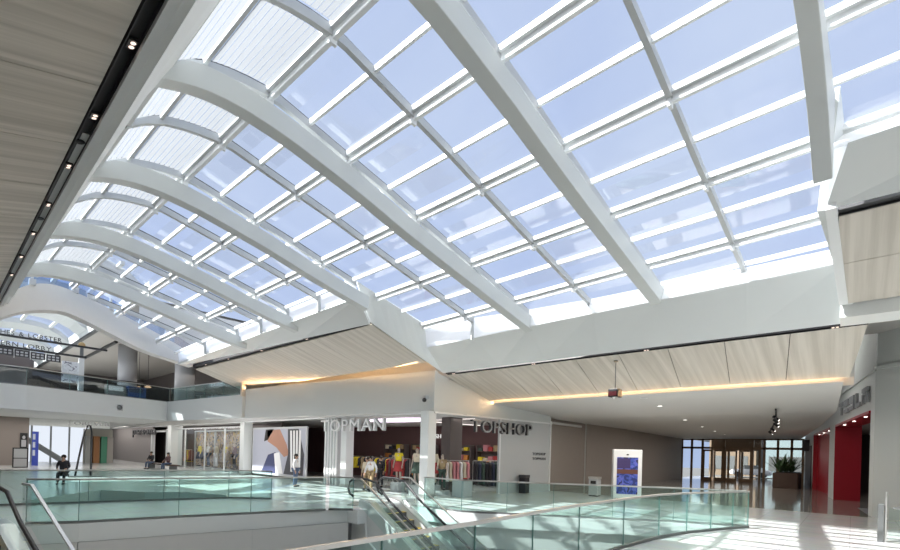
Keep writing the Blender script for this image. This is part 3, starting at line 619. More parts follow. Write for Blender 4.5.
# ------------------------------------------------------------------ escalators
def escalator(label, org, ang, width, glabel, n=12):
    """top comb plate at org, runs down along +x local rotated by ang; centre line at local y=0"""
    E = thing('escalator', label, 'escalator', org, 'escalators down into the void')
    c, s = math.cos(ang), math.sin(ang); O = Vector(org); tn = math.tan(math.radians(30))
    def P(x, y, z): return O+Vector((c*x-s*y, s*x+c*y, z))
    H = 5.5; L = H/tn; w = width/2
    def zc(x): return 0 if x < 0 else max(-H, -x*tn)
    prof = [(-.35, 0), (-.2, 0), (.2, -.06), (L+.2, -H+.02), (L+1.6, -H+.02)]
    q = MB()
    for sd in (-1, 1):
        loops = []
        for x, z in prof: loops.append([P(x, sd*(w+.02), z+.28), P(x, sd*(w+.34), z+.28), P(x, sd*(w+.34), z-1.05), P(x, sd*(w+.02), z-1.05)])
        q.sweep(loops)
    q.sweep([[P(x, -w-.34, z-1.05), P(x, w+.34, z-1.05), P(x, w+.34, z-1.15), P(x, -w-.34, z-1.15)] for x, z in prof])
    q.build('truss_cladding', WHITE, E)
    q = MB(); nst = int(L/.4)
    for i in range(nst):
        x0 = .2+i*.4; z0 = zc(x0)-.02; q.hexa([P(x0, -w, z0-.28), P(x0+.41, -w, z0-.28), P(x0+.41, w, z0-.28), P(x0, w, z0-.28)], [P(x0, -w, z0), P(x0+.41, -w, z0), P(x0+.41, w, z0), P(x0, w, z0)])
    o = q.build('steps', STEP, E)
    q = MB()
    for i in range(nst):
        x0 = .2+i*.4; z0 = zc(x0)-.015
        for y0 in (-w, w-.06): q.hexa([P(x0, y0, z0), P(x0+.41, y0, z0), P(x0+.41, y0+.06, z0), P(x0, y0+.06, z0)], [P(x0, y0, z0+.008), P(x0+.41, y0, z0+.008), P(x0+.41, y0+.06, z0+.008), P(x0, y0+.06, z0+.008)])
        q.hexa([P(x0+.35, -w, z0), P(x0+.41, -w, z0), P(x0+.41, w, z0), P(x0+.35, w, z0)], [P(x0+.35, -w, z0+.008), P(x0+.41, -w, z0+.008), P(x0+.41, w, z0+.008), P(x0+.35, w, z0+.008)])
    q.build('step_edging', YEL, o)
    q = MB(); q.hexa([P(-1.5, -w, -.1), P(.2, -w, -.1), P(.2, w, -.1), P(-1.5, w, -.1)], [P(-1.5, -w, .015), P(.2, -w, .015), P(.2, w, .015), P(-1.5, w, .015)]); q.build('landing_plate', STEEL, E)
    for sd in (-1, 1):
        y = sd*(w+.16); pr = [(-1.15, .55), (-1.1, .86), (-.85, .98), (-.2, .98), (.3, .9)]+[(x, .98+zc(x)-.05) for x in [1+j*(L-1)/6 for j in range(7)]]
        q = MB(); lo = [(x, .28+zc(x)) for x, z in pr]
        for (x0, z0), (x1, z1), (_, l0), (_, l1) in zip(pr[:-1], pr[1:], lo[:-1], lo[1:]):
            q.quad([P(x0, y, l0), P(x1, y, l1), P(x1, y, z1), P(x0, y, z0)])
        q.build('glass_balustrade', BALU, E)
        loops = []; hp = [(-.9, .36), (-1.12, .45), (-1.2, .62), (-1.12, .86), (-.85, 1.0), (-.2, 1.0), (.3, .92)]+[(x, 1.0+zc(x)-.05) for x in [1+j*(L-1)/6 for j in range(7)]]
        q = MB(); q.tube([P(x, y, z) for x, z in hp], .042, 8); q.build('handrail', RUB, E, smooth=True)
        q = MB(); q.sweep([[P(x, y-.14*1, z+.30), P(x, y+.14, z+.30), P(x, y+.14, z+.27), P(x, y-.14, z+.27)] for x, z in prof]); q.build('deck', STEEL, E)
        G = E
        gy = sd*(w+.62); gp = [(-.35, 1.05), (.12, 1.05)]+[(x, 1.05-x*tn+.07) for x in (2.2, 4.4, 6.6, 8.8)]
        q = MB()
        for (x0, z0), (x1, z1) in zip(gp[:-1], gp[1:]): q.quad([P(x0, gy, z0-.95), P(x1, gy, z1-.95), P(x1, gy, z1), P(x0, gy, z0)])
        q.build('guard_glass', BALU, E)
        loops = []
        for x, z in gp: loops.append([P(x, gy-.03, z), P(x, gy+.03, z), P(x, gy+.03, z-.05), P(x, gy-.03, z-.05)])
        q = MB(); q.sweep(loops); q.build('guard_rail', STEEL, E)
    return E
escalator('escalator at picture centre going down under the foreground railing', (-12.3, 10.62, 0), 0.0, 1.0, '')
escalator('escalator at the lower left corner with black handrail', (-13.4, .42, 0), .20, 1.0, '')

tri = [(-12.9, -5.5), (-12.9, -.44), (-12.2, -.44), (-12.1, -1.0), (-4.6, -5.3), (-4.6, -5.5)]
q = MB(); q.hexa([(x, 9.70, z) for x, z in tri], [(x, 9.80, z) for x, z in tri])
struct(q.build('wall_front.005', WHITE), 'white infill wall under the picture-centre escalator', 'wall')
# ------------------------------------------------------------------ columns
def column(x, y, h, w, label, M=WHITE, group='square columns along the shopfront'):
    C = thing('column', label, 'column', (x, y, 0), group)
    q = MB(); q.box(x-w/2, x+w/2, y-w/2, y+w/2, 0, h); q.build('shaft', M, C, bevel=.012)
    q = MB(); q.box(x-w/2-.015, x+w/2+.015, y-w/2-.015, y+w/2+.015, 0, .12); q.build('base', STEEL, C); return C
column(-14.25, 14.75, 3.8, .50, 'square white column at the shop corner, in front of the clothing racks')
column(-20.75, 15.15, 3.78, .50, 'square white column under the letter O of the left shop sign')
column(-32.7, 15.1, 3.78, .62, 'square white column left of the big advertising panel')
column(-47.0, 15.1, 3.78, .95, 'square grey-white column farthest left along the shopfronts')
C = thing('ribbed_panel', 'grey vertically ribbed panel standing left of the white column under the sign', 'panel', (-22.3, 15.3, 0))
q = MB(); q.box(-23.0, -21.7, 15.2, 15.45, 0, 3.78); q.build('body', GREYP, C)
q = MB()
for i in range(5): q.box(-23.0+.1+i*.27, -23.0+.2+i*.27, 15.14, 15.2, 0, 3.78)
q.build('ribs', FRAME, C)
# upper level cylinders
for i, (x, y, r, lab) in enumerate([(-40.5, 13.6, .70, 'round grey pillar on the upper balcony, right of the pair'), (-47.5, 11.4, .70, 'round grey pillar on the upper balcony, left of the pair with a dark ring')]):
    C = thing('round_pillar', lab, 'pillar', (x, y, 5.3), 'round pillars on the upper balcony')
    q = MB(); q.lathe([(r, 5.3), (r, 10.45)], (x, y, 0), 24); q.build('shaft', PILL, C, smooth=True)
    if i: q = MB(); q.lathe([(r+.04, 7.2), (r+.45, 7.22), (r+.45, 7.3), (r+.04, 7.32)], (x, y, 0), 24); q.build('ring', RUB, C)

# ------------------------------------------------------------------ upper balcony, end arch, second vault
q = MB(); q.hexa([(-72, -8, 3.85), (-37.4, -8, 3.85), (-37.2, 3.9, 3.85), (-40, 12.4, 3.85), (-29.2, 13.4, 3.85), (-29.2, 28, 3.85), (-72, 28, 3.85)], [(-72, -8, 5.3), (-37.4, -8, 5.3), (-37.2, 3.9, 5.3), (-40, 12.4, 5.3), (-29.2, 13.4, 5.3), (-29.2, 28, 5.3), (-72, 28, 5.3)])
struct(q.build('floor.004', WHITE), 'white slab of the upper balcony at the left', 'floor')
railing('dark glass railing along the upper balcony at the left', [(-37.5, -4), (-37.3, 3.9), (-40.1, 12.4)], 2.4, BALU2, 1.1, STEEL, (.06, .05), True, 5.3)
railing('clear glass railing of the upper balcony above the shopfront fascia', [(-40.1, 12.5), (-29.6, 13.5)], 2.4, BALU, 1.1, STEEL, (.06, .05), True, 5.3)
q = MB(); q.box(-29.75, -29.5, 13.3, 13.6, 5.3, 6.5); tag(q.build('rail_post', WHITE), 'short white end post of the upper railing beside the wood block', 'post')
# end arch wall at X=-29
def AXY(y, dx=0, up=0): return (-23.8-(y-2.2)*.734+dx, y, up)
lowp = [(1.2, 5.9), (1.68, 6.43), (2.25, 6.87), (2.87, 7.18), (3.73, 7.43), (5.13, 7.23), (7.08, 6.85), (9.0, 6.76), (10.5, 6.72)]
topp = [(1.2, 6.8), (1.8, 7.28), (2.08, 7.63), (2.68, 8.14), (3.52, 8.42), (5.1, 8.34), (7.6, 8.0), (9.2, 7.72), (10.5, 7.45)]
q = MB(); yy = [1.2+9.25*i/28 for i in range(29)]
for a, b in zip(yy[:-1], yy[1:]):
    lo_, hi_ = smooth_interp(lowp, a), smooth_interp(topp, a); lo2, hi2 = smooth_interp(lowp, b), smooth_interp(topp, b)
    q.hexa([AXY(a, 0, lo_), AXY(b, 0, lo2), AXY(b, -.7, lo2), AXY(a, -.7, lo_)], [AXY(a, 0, hi_), AXY(b, 0, hi2), AXY(b, -.7, hi2), AXY(a, -.7, hi_)])
struct(q.build('wall_left.003', CEILW), 'pale arched end wall closing the far end of the skylight', 'wall')
q = MB()
for a, b in zip(yy[:-1], yy[1:]): q.quad([AXY(a, -.1, smooth_interp(topp, a)), AXY(b, -.1, smooth_interp(topp, b)), AXY(b, -.1, smooth_interp(topp, b)+.5), AXY(a, -.1, smooth_interp(topp, a)+.5)])
W1 = q.build('window_1', glass_mat('blue_gable_glass', (.42, .55, .80), .1)); struct(W1, 'blue-tinted curved gable window above the arched end wall', 'window')
for yv in (2.6, 4.1, 5.6, 7.1, 8.6):
    zt_ = smooth_interp(topp, yv); ax_ = AXY(yv)[0]
    q = MB(); q.box(ax_-.16, ax_-.02, yv-.04, yv+.04, zt_-.1, zt_+.5); q.build('window_frame', GREYF, W1)
    q = MB(); q.box(ax_-.1, ax_+.10, yv-.10, yv+.10, zt_-.05, zt_+.18); q.build('bracket', GREYF, W1)
# second vault beyond
V2L = [(-2.5, 9.4), (-.5, 10.6), (2.0, 11.5), (4.5, 11.95), (6.3, 11.9), (7.4, 11.5), (8.0, 11.0)]
def vz(y): return smooth_interp(V2L, y)
UP = thing('skylight_bay', 'second vaulted skylight far off beyond the end arch, at the left edge', 'skylight', (-48, 3, 9), 'skylight bays')
yb = [-2.5+10.5*i/18 for i in range(19)]
for xi, x in enumerate([-34, -41, -48, -55, -62, -69]):
    q = MB(); q.sweep([[(x, y, vz(y)-.3), (x+3.2, y, vz(y)-.3), (x+3.2, y, vz(y)+.1), (x, y, vz(y)+.1)] for y in yb]); q.build('rib', GREYF, UP)
for y in (-1, 1.0, 3.0, 5.0, 6.8):
    q = MB(); q.box(-72, -29.8, y-.10, y+.10, vz(y)-.12, vz(y)+.05); q.build('purlin', GREYF, UP)
q = MB(); q.sweep([[(-72, y, vz(y)), (-29.8, y, vz(y))] for y in yb], close=False); q.build('glass_pane', SKYG, UP)
q = MB(); q.quad([(-72, 8.0, 11.05), (-29.6, 8.0, 11.05), (-29.6, 8.05, 10.4), (-72, 8.05, 10.4)])
struct(q.build('trim_16', WHITE), 'white curb of the second vault', 'curb')
# upper level ceiling and back walls
q = MB(); q.box(-72, -31.5, 8.05, 28, 10.45, 10.6)
struct(q.build('ceiling.008', mat('upper_soffit', (.40, .37, .34), .6)), 'taupe ceiling over the upper food level', 'ceiling')
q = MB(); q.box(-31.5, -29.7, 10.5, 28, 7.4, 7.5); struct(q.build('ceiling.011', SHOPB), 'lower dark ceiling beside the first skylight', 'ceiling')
q = MB(); q.box(-72, -29.6, -8, -2.5, 9.3, 9.5); struct(q.build('ceiling.009', CEILW), 'ceiling on the near side of the second vault', 'ceiling')
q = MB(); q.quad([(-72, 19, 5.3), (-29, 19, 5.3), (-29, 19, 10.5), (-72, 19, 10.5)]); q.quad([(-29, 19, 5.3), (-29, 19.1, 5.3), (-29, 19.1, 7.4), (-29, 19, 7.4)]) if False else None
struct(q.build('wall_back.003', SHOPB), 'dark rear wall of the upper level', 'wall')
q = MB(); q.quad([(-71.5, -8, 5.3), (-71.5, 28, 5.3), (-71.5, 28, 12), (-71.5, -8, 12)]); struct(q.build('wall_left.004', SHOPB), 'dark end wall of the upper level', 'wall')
q = MB(); q.quad([(-31.5, 8.05, 7.4), (-31.5, 19, 7.4), (-31.5, 19, 10.6), (-31.5, 8.05, 10.6)])
struct(q.build('wall_right.006', CEILW), 'pale bulkhead between the two ceiling heights of the upper level', 'wall')  # painted pale so it reads as brightness behind the skylight glass
# slim dark beams under the upper ceiling
for i, (a, b, lab) in enumerate([((-37.3, 8.2, 10.44), (-70, 8.2, 10.44), 'long dark ceiling track along the curb of the second vault'), ((-46, 10.2, 10.44), (-58, 10.2, 10.44), 'short dark ceiling track behind the banner post')]):
    q = MB(); q.bar([a, b], .22, .16); tag(q.build('ceiling_beam', RUB), lab, 'beam')
# food court hanging signs
fH = frame((-34.5, 0, 0), (0, 1, 0), un=(1, 0, 0))
for i, (txt, y0, y1, z, lab) in enumerate([('SUNTHES & LOBSTER', 1.6, 5.05, 7.72, 'upper line of dark hanging letters reading about lobster, before the second vault'), ('EASTERN LOBBY', 1.6, 4.6, 7.12, 'lower line of dark hanging letters under the lobster line')]):
    S = sign_text('hanging_sign', lab, txt, fH, y0, y1, z, .24, .06, LETD)
    q = MB(); q.box(-34.53, -34.40, 0, 7.2 if i == 0 else 6.2, z-.13, z-.02); q.build('support_rail', RUB, S)
for i in range(5):
    y0 = 1.75+i*.66
    S = thing('menu_panel', ['dark hanging menu panel at the left frame edge', 'second dark hanging menu panel from the left', 'third dark hanging menu panel from the left', 'fourth dark hanging menu panel from the left', 'fifth dark hanging menu panel, at the right end of the row'][i], 'menu panel', (-34.4, y0+.3, 6.8), 'dark menu panels hanging over the balcony')
    q = MB(); q.box(-34.46, -34.4, y0, y0+.62, 6.62-.02*i, 7.0-.02*i); q.build('board', LETD, S)
    q = MB(); 
    for r_ in range(2):
        for c_ in range(3): q.box(-34.4, -34.39, y0+.06+c_*.18, y0+.18+c_*.18, 6.68+r_*.15-.02*i, 6.77+r_*.15-.02*i)
    q.build('icons', GREYP, S)
    q = MB(); q.box(-34.46, -34.42, y0-.02, y0+.0, 6.5, 7.15); q.build('hanger', FRAME, S)
# banner post
S = thing('banner_post', 'tall white post with gold finial and pale banner on the balcony edge', 'post', (-38.6, 8.2, 5.0))
bY = 6.75; S.location = (-39.0, bY, 5.3)
q = MB(); q.box(-39.1, -38.88, bY-.14, bY+.14, 5.3, 7.6); q.build('shaft', FRAME, S); q = MB(); q.box(-39.06, -38.92, bY-.09, bY+.09, 7.6, 8.3); q.build('neck', STEELD, S)
q = MB(); q.ball((-38.99, bY, 8.5), .2); q.build('finial', mat('gold', (.6, .42, .2), .4, .3), S, smooth=True)
q = MB(); q.box(-39.04, -38.98, bY-1.0, bY-.14, 5.9, 7.3); q.build('banner', art_mat('banner_print', [(.7, .72, .75), (.8, .82, .85), (.3, .3, .35)], 2), S)
for i, (y, z0, M2, lab) in enumerate([(9.3, 5.3, CLW, 'pale board reading menu behind the upper balcony glass'), (10.6, 5.3, CLN, 'blue drinks cooler behind the upper balcony glass')]):
    S = thing('food_counter', lab, 'counter', (-41.5, y, 5.3)); q = MB(); q.box(-42.2, -41.4, y-.6, y+.6, 5.3, 6.35); q.build('body', [STEELD, mat('cooler_blue', (.03, .07, .22), .4)][i], S, bevel=.03); q = MB(); q.box(-41.4, -41.37, y-.5, y+.4, 5.9, 6.25); q.build('front_sign', CLW if i == 0 else CLN, S)
for i in range(4):
    y = 12.0+.2*i; x = -44.5+2.3*i; S = thing('cafe_table', ['round cafe table behind the upper glass, leftmost', 'round cafe table behind the upper glass, second from left', 'round cafe table behind the upper glass, third from left', 'round cafe table behind the upper glass, nearest the wood block'][i], 'table', (x, 14.6, 5.3), 'cafe tables on the upper balcony')
    q = MB(); q.lathe([(.42, 6.02), (.43, 6.06), (.41, 6.07), (.02, 6.07)], (x, 14.6, 0), 16); q.build('tabletop', STEELD, S); q = MB(); q.lathe([(.28, 5.3), (.05, 5.34), (.04, 6.02)], (x, 14.6, 0), 10); q.build('pedestal', STEEL, S)
for i, (x, y) in enumerate([(-47.2, 12.2), (-45.4, 12.4)]):
    S = thing('pendant_lamp', ['small warm pendant lamp, left of the pair by the pillar', 'small warm pendant lamp, right of the pair by the pillar'][i], 'lamp', (x, y, 7), 'warm pendant lamps over the balcony'); q = MB(); q.tube([(x, y, 10.45), (x, y, 7.0)], .015, 6); q.build('cord', RUB, S); q = MB(); q.lathe([(.05, 7.05), (.26, 6.85), (.24, 6.82), (.03, 6.84)], (x, y, 0), 14); q.build('shade', mat('shade%d' % i, (.6, .35, .2), .5, emit=(1, .6, .35), es=1.2), S)
# dome cameras on white faces
for x, y, z, lab in [(-40.4, 9.0, 4.55, 'small grey dome camera on the left balcony slab'), ]:
    D_ = thing('dome_camera', lab, 'camera', (-38.85, 8.9, 4.5), 'security domes'); q = MB(); q.ball((-38.75, 8.9, 4.5), .17); q.build('dome', STEELD, D_, smooth=True); q = MB(); q.box(-38.98, -38.8, 8.7, 9.1, 4.3, 4.7); q.build('mount', GREYP, D_)
D_ = thing('dome_camera', 'small black security camera on the fascia above the corner column', 'camera', (-14.35, 14.7, 4.35), 'security domes')
q = MB(); q.box(-14.42, -14.28, 14.55, 14.78, 4.35, 4.5); q.build('mount', GREYP, D_); q = MB(); q.ball((-14.35, 14.55, 4.3), .10); q.build('dome', RUB, D_, smooth=True)

# ------------------------------------------------------------------ hanging camera under the corridor soffit
px, py = -4.85, 12.2
S = thing('hanging_projector', 'small dark red and black device hanging on a rod under the corridor soffit', 'projector', (-6.2, 15.63, 4.0))
hx, hy = -6.2, 15.63
q = MB(); q.tube([(hx, hy, 5.31), (hx, hy, 4.34)], .014, 6); q.build('rod', STEELD, S); q = MB(); q.lathe([(.07, 5.28), (.07, 5.325)], (hx, hy, 0), 12); q.build('ceiling_plate', STEELD, S)
q = MB(); q.box(hx-.17, hx+.17, hy-.2, hy+.2, 4.06, 4.34); q.build('body', RUB, S, bevel=.02); q = MB(); q.box(hx-.13, hx+.13, hy-.24, hy-.2, 4.10, 4.24); q.build('front_face', mat('dark_red', (.25, .05, .06), .4), S); q = MB(); q.lathe([(.05, 4.0), (.10, 4.06)], (hx, hy, 0), 10); q.build('lens', STEEL, S)

# ------------------------------------------------------------------ adverts, shop contents
def poster(label, fr, a0, a1, b0, b1, cols, scale, frameM=GREYP, c=.0, cat='poster'):
    P = thing('advert_panel', label, cat, fr((a0+a1)/2, b0, c)); q = MB(); q.fbox(fr, a0, a1, b0, b1, c, c+.10); q.build('frame', frameM, P)
    q = MB(); e = .12; q.fbox(fr, a0+e, a1-e, b0+e, b1-e, c+.10, c+.106); q.build('backing', mat('print_ground', [c*.72 for c in cols[0]], .5), P)
    return P, e
fA = frame((0, 15.35, 0), (1, 0, 0), un=(0, -1, 0))
P, e = poster('big advert of a leaning figure in a dark striped jacket beside the white column', fA, -32.0, -25.0, .15, 3.35, [(.58, .60, .70)], 1)
def poly(P, pts, M, name='print_shape', c=.108):
    q = MB(); q.hexa([fA(a, b, c) for a, b in pts], [fA(a, b, c+.004) for a, b in pts]); return q.build(name, M, P)
poly(P, [(-29.9, 3.15), (-28.2, 3.2), (-27.3, 2.2), (-27.0, 1.55), (-27.6, 1.4), (-28.6, 2.0), (-29.8, 2.4)], mat('print_skin', (.42, .22, .15), .5), 'printed_face')
poly(P, [(-30.1, 3.2), (-29.0, 3.22), (-29.8, 2.5), (-30.3, 2.4)], HAIR, 'printed_hair')
poly(P, [(-27.2, 3.2), (-25.9, 3.2), (-25.2, 1.6), (-25.3, .3), (-27.6, .3), (-27.1, 1.6)], mat('print_jacket', (.05, .05, .06), .5), 'printed_jacket', .112)
for i in range(4): poly(P, [(-26.9+.36*i, 3.1), (-26.7+.36*i, 3.1), (-26.5+.3*i, .5), (-26.75+.3*i, .5)], CLW, 'printed_stripe', .117)
poly(P, [(-29.7, 1.5), (-28.7, 1.7), (-28.4, .3), (-30.6, .3)], mat('print_navy', (.05, .06, .14), .5), 'printed_coat', .111)
poly(P, [(-28.9, 1.6), (-28.2, 1.7), (-27.7, .3), (-28.6, .3)], CLW, 'printed_shirt', .114)
for i, (a0, a1, lab) in enumerate([(-44.6, -40.4, 'colourful fashion backdrop in the left shop window, left half'), (-40.2, -34.4, 'colourful fashion backdrop in the left shop window, right half')]):
    P = thing('window_display', lab, 'display', fA((a0+a1)/2, 0, -.6), 'fashion backdrops in the left shop window'); q = MB(); q.fbox(fA, a0, a1, .2, 3.2, -.8, -.72); q.build('backdrop', art_mat('fashion_print%d' % i, [(.10, .08, .08), (.42, .36, .30), (.55, .35, .10), (.45, .42, .45), (.2, .1, .1)], 1.3, 3), P)
    q = MB(); q.fbox(fA, a0-.1, a0, .1, 3.3, -.8, -.6); q.fbox(fA, a1, a1+.1, .1, 3.3, -.8, -.6); q.fbox(fA, a0, a1, 3.2, 3.3, -.8, -.6); q.build('frame', GREYP, P)
q = MB(); q.fbox(fA, -34.0, -33.2, .1, 3.0, -.3, -.2); tag(q.build('mirror_panel', mat('pink_grey', (.42, .36, .37), .5)), 'narrow pinkish panel just left of the white column by the advert', 'panel')
# glazed wall of the left shops
for i, (a0, a1) in enumerate([(-49.5, -33.0)]):
    q = MB(); q.quad([(a0, 15.2, 0), (a1, 15.2, 0), (a1, 15.2, 3.4), (a0, 15.2, 3.4)]); W2 = struct(q.build('window_2', SHOPG), 'shop window of the left fashion shop', 'window')
    for x in (-49.5, -44.7, -40.3, -36.5, -33.1):
        q = MB(); q.box(x-.05, x+.05, 15.15, 15.25, 0, 3.45); q.build('window_frame', FRAME, W2)
    q = MB(); q.box(a0, a1, 15.15, 15.25, 3.40, 3.50); q.build('window_frame', FRAME, W2)
# taupe end shop
q = MB(); q.box(-69, -53.5, 15.15, 15.3, 0, 3.78); struct(q.build('wall_front.002', mat('shop_taupe', (.33, .30, .29), .6)), 'taupe shopfront wall far left', 'wall')
q = MB(); q.box(-53.5, -53.2, 15.0, 15.3, 0, 3.3); q.box(-53.5, -49.5, 15.0, 15.3, 3.2, 3.35); struct(q.build('door_1', FRAME), 'pale door surround of the far left shop', 'door')
# linear light inside the shop
q = MB(); q.box(-22, -14.6, 18.5, 18.54, 3.75, 3.78); tag(q.build('linear_light', emat('line_glow', (1, .9, .85), 1.5)), 'thin white light line across the shop interior', 'lamp')
q = MB(); pts = [(-19.2+2.6*math.cos(t*math.pi/12), 17.6+.9*math.sin(t*math.pi/12), 3.70) for t in range(24)]
q.hexa(pts, [(p[0], p[1], 3.779) for p in pts]); tag(q.build('oval_light', PINKL), 'oval pinkish ceiling light inside the shop behind the corner column', 'lamp')
q = MB(); q.fbox(fR, .8, 7.0, 3.66, 3.70, -4.2, -4.16); tag(q.build('linear_light', emat('line_glow2', (1, .9, .85), 1.5)), 'thin white light line inside the right shop behind the pillar', 'lamp')
# downlights in shop soffit
for i, (x, y) in enumerate([(-15.6, 15.6), (-17.2, 15.7), (-18.7, 15.7), (-13.6, 16.5), (-13.5, 18.0), (-13.2, 19.6)]):
    d = thing('soffit_light', 'small round light in the shop soffit, ' + ['just left of the corner column', 'second left of the corner column', 'third left of the corner column', 'just right of the corner column', 'second right of the corner column', 'third right of the corner column'][i], 'downlight', (x, y, 3.78), 'small lights in the shop soffit')
    q = MB(); q.lathe([(.11, 3.785), (.115, 3.77), (.085, 3.768)], (x, y, 0), 14); q.build('trim_ring', GREYF, d); q = MB(); q.lathe([(.08, 3.776), (.07, 3.772), (.002, 3.772)], (x, y, 0), 12); q.build('lamp', LAMPW, d)
q = MB(); q.fbox(fR, 2.3, 3.1, 0, 3.78, -2.3, -1.6); tag(q.build('shop_pillar', SHOPB), 'dark brown square pillar inside the right shop', 'pillar')

# wall shelves along the back of the clothing shop
for i, (x, w_) in enumerate([(-24.6, 2.2), (-22.0, 2.2), (-19.2, 2.4), (-16.6, 2.2)]):
    y = 22.9+(x+24)*.085-.45
    S = thing('wall_shelf', 'shelf unit of folded clothes on the shop back wall, ' + ['leftmost', 'second from left', 'third from left', 'rightmost'][i], 'shelf', (x, y, 0), 'shelf units on the shop back wall')
    q = MB(); q.box(x-w_/2, x+w_/2, y, y+.05, 0, 2.5); q.box(x-w_/2, x-w_/2+.05, y-.4, y, 0, 2.5); q.box(x+w_/2-.05, x+w_/2, y-.4, y, 0, 2.5); q.build('carcass', SHOPB, S)
    for j in range(4):
        z = .3+.6*j; q = MB(); q.box(x-w_/2+.05, x+w_/2-.05, y-.4, y, z, z+.04); sh = q.build('shelf', PLANTW, S)
        for k_ in range(5):
            hh = random.uniform(.15, .4); x0 = x-w_/2+.12+k_*(w_-.25)/5; q = MB(); q.box(x0, x0+.32, y-.36, y-.05, z+.04, z+.04+hh); q.build('folded_clothes', random.choice([CLY, CLR, CLC, CLN, CLG, CLP, CLO, KHAKI, CLB]), sh)
# clothes racks
def rack(label, c, L, ang, cols, n, group='clothes racks in the shop', dress=1.0):
    R_ = thing('clothes_rack', label, 'clothes rack', c, group); cs, sn = math.cos(ang), math.sin(ang)
    def P(x, y, z): return Vector(c)+Vector((cs*x-sn*y, sn*x+cs*y, z))
    q = MB(); q.tube([P(-L/2, 0, 1.6), P(L/2, 0, 1.6)], .018, 6); q.build('rail', STEEL, R_)
    for e in (-1, 1):
        q = MB(); q.tube([P(e*L/2, 0, .03), P(e*L/2, 0, 1.6)], .018, 6); q.tube([P(e*L/2, -.25, .03), P(e*L/2, .25, .03)], .018, 6); q.build('upright', STEEL, R_)
    for i in range(n):
        x = -L/2+(i+.5)*L/n; M = cols[i % len(cols)]; ln = dress*(.75+.25*random.random())
        q = MB(); loops = []
        for z, w, t in ((1.55, .05, .02), (1.50, .16, .05), (1.42, .22, .06), (1.5-ln*.5, .19, .06), (1.5-ln, .25, .07)):
            loops.append([P(x-t, -w, z), P(x+t, -w, z), P(x+t, w, z), P(x-t, w, z)])
        q.sweep(loops); q.build('garment', M, R_)
rack('clothes rack with mustard and dark garments behind the ribbed panel', (-24.4, 18.6, 0), 3.0, 0, [CLY, CLB, KHAKI, CLB, CLY], 10, dress=.7)
rack('clothes rack with mustard and black garments between the panel and the white column', (-20.6, 17.4, 0), 2.2, 0, [CLB, KHAKI, CLN, CLY], 9, dress=.8)
rack('clothes rack with red garments behind the two shoppers', (-18.6, 17.0, 0), 1.6, .1, [CLR, MAROON, CLR, CLB], 8)
rack('clothes rack with white and pink garments behind the corner column', (-15.0, 17.5, 0), 1.6, 1.2, [CLP, CLW, CLC, CLP], 8)
rack('tall rack of black and grey garments in the right shop, beside the dark pillar', (-14.3, 19.4, 0), 2.0, 1.3, [CLB, CLN, CLG, CLB], 9, dress=1.2)
rack('tall rack of pink and plum garments in the right shop', (-14.0, 21.45, 0), 1.5, 1.4, [CLP, MAROON, CLB, CLP], 8, dress=1.2)
rack('rack of patterned brown garments nearest the pale end wall', (-15.6, 22.3, 0), 1.7, .3, [CLO, CLC, MAROON, CLB, KHAKI], 9, dress=1.0)
rack('rack of orange and brown clothes in the left shop window', (-45.3, 15.75, 0), 1.3, 0, [CLO, MAROON, CLY, CLB], 10)
q = MB(); q.box(-13.75, -13.05, 15.9, 16.5, 0, .75); o = q.build('display_plinth', GREYP, bevel=.02); tag(o, 'pale low display plinth just right of the corner column', 'plinth')

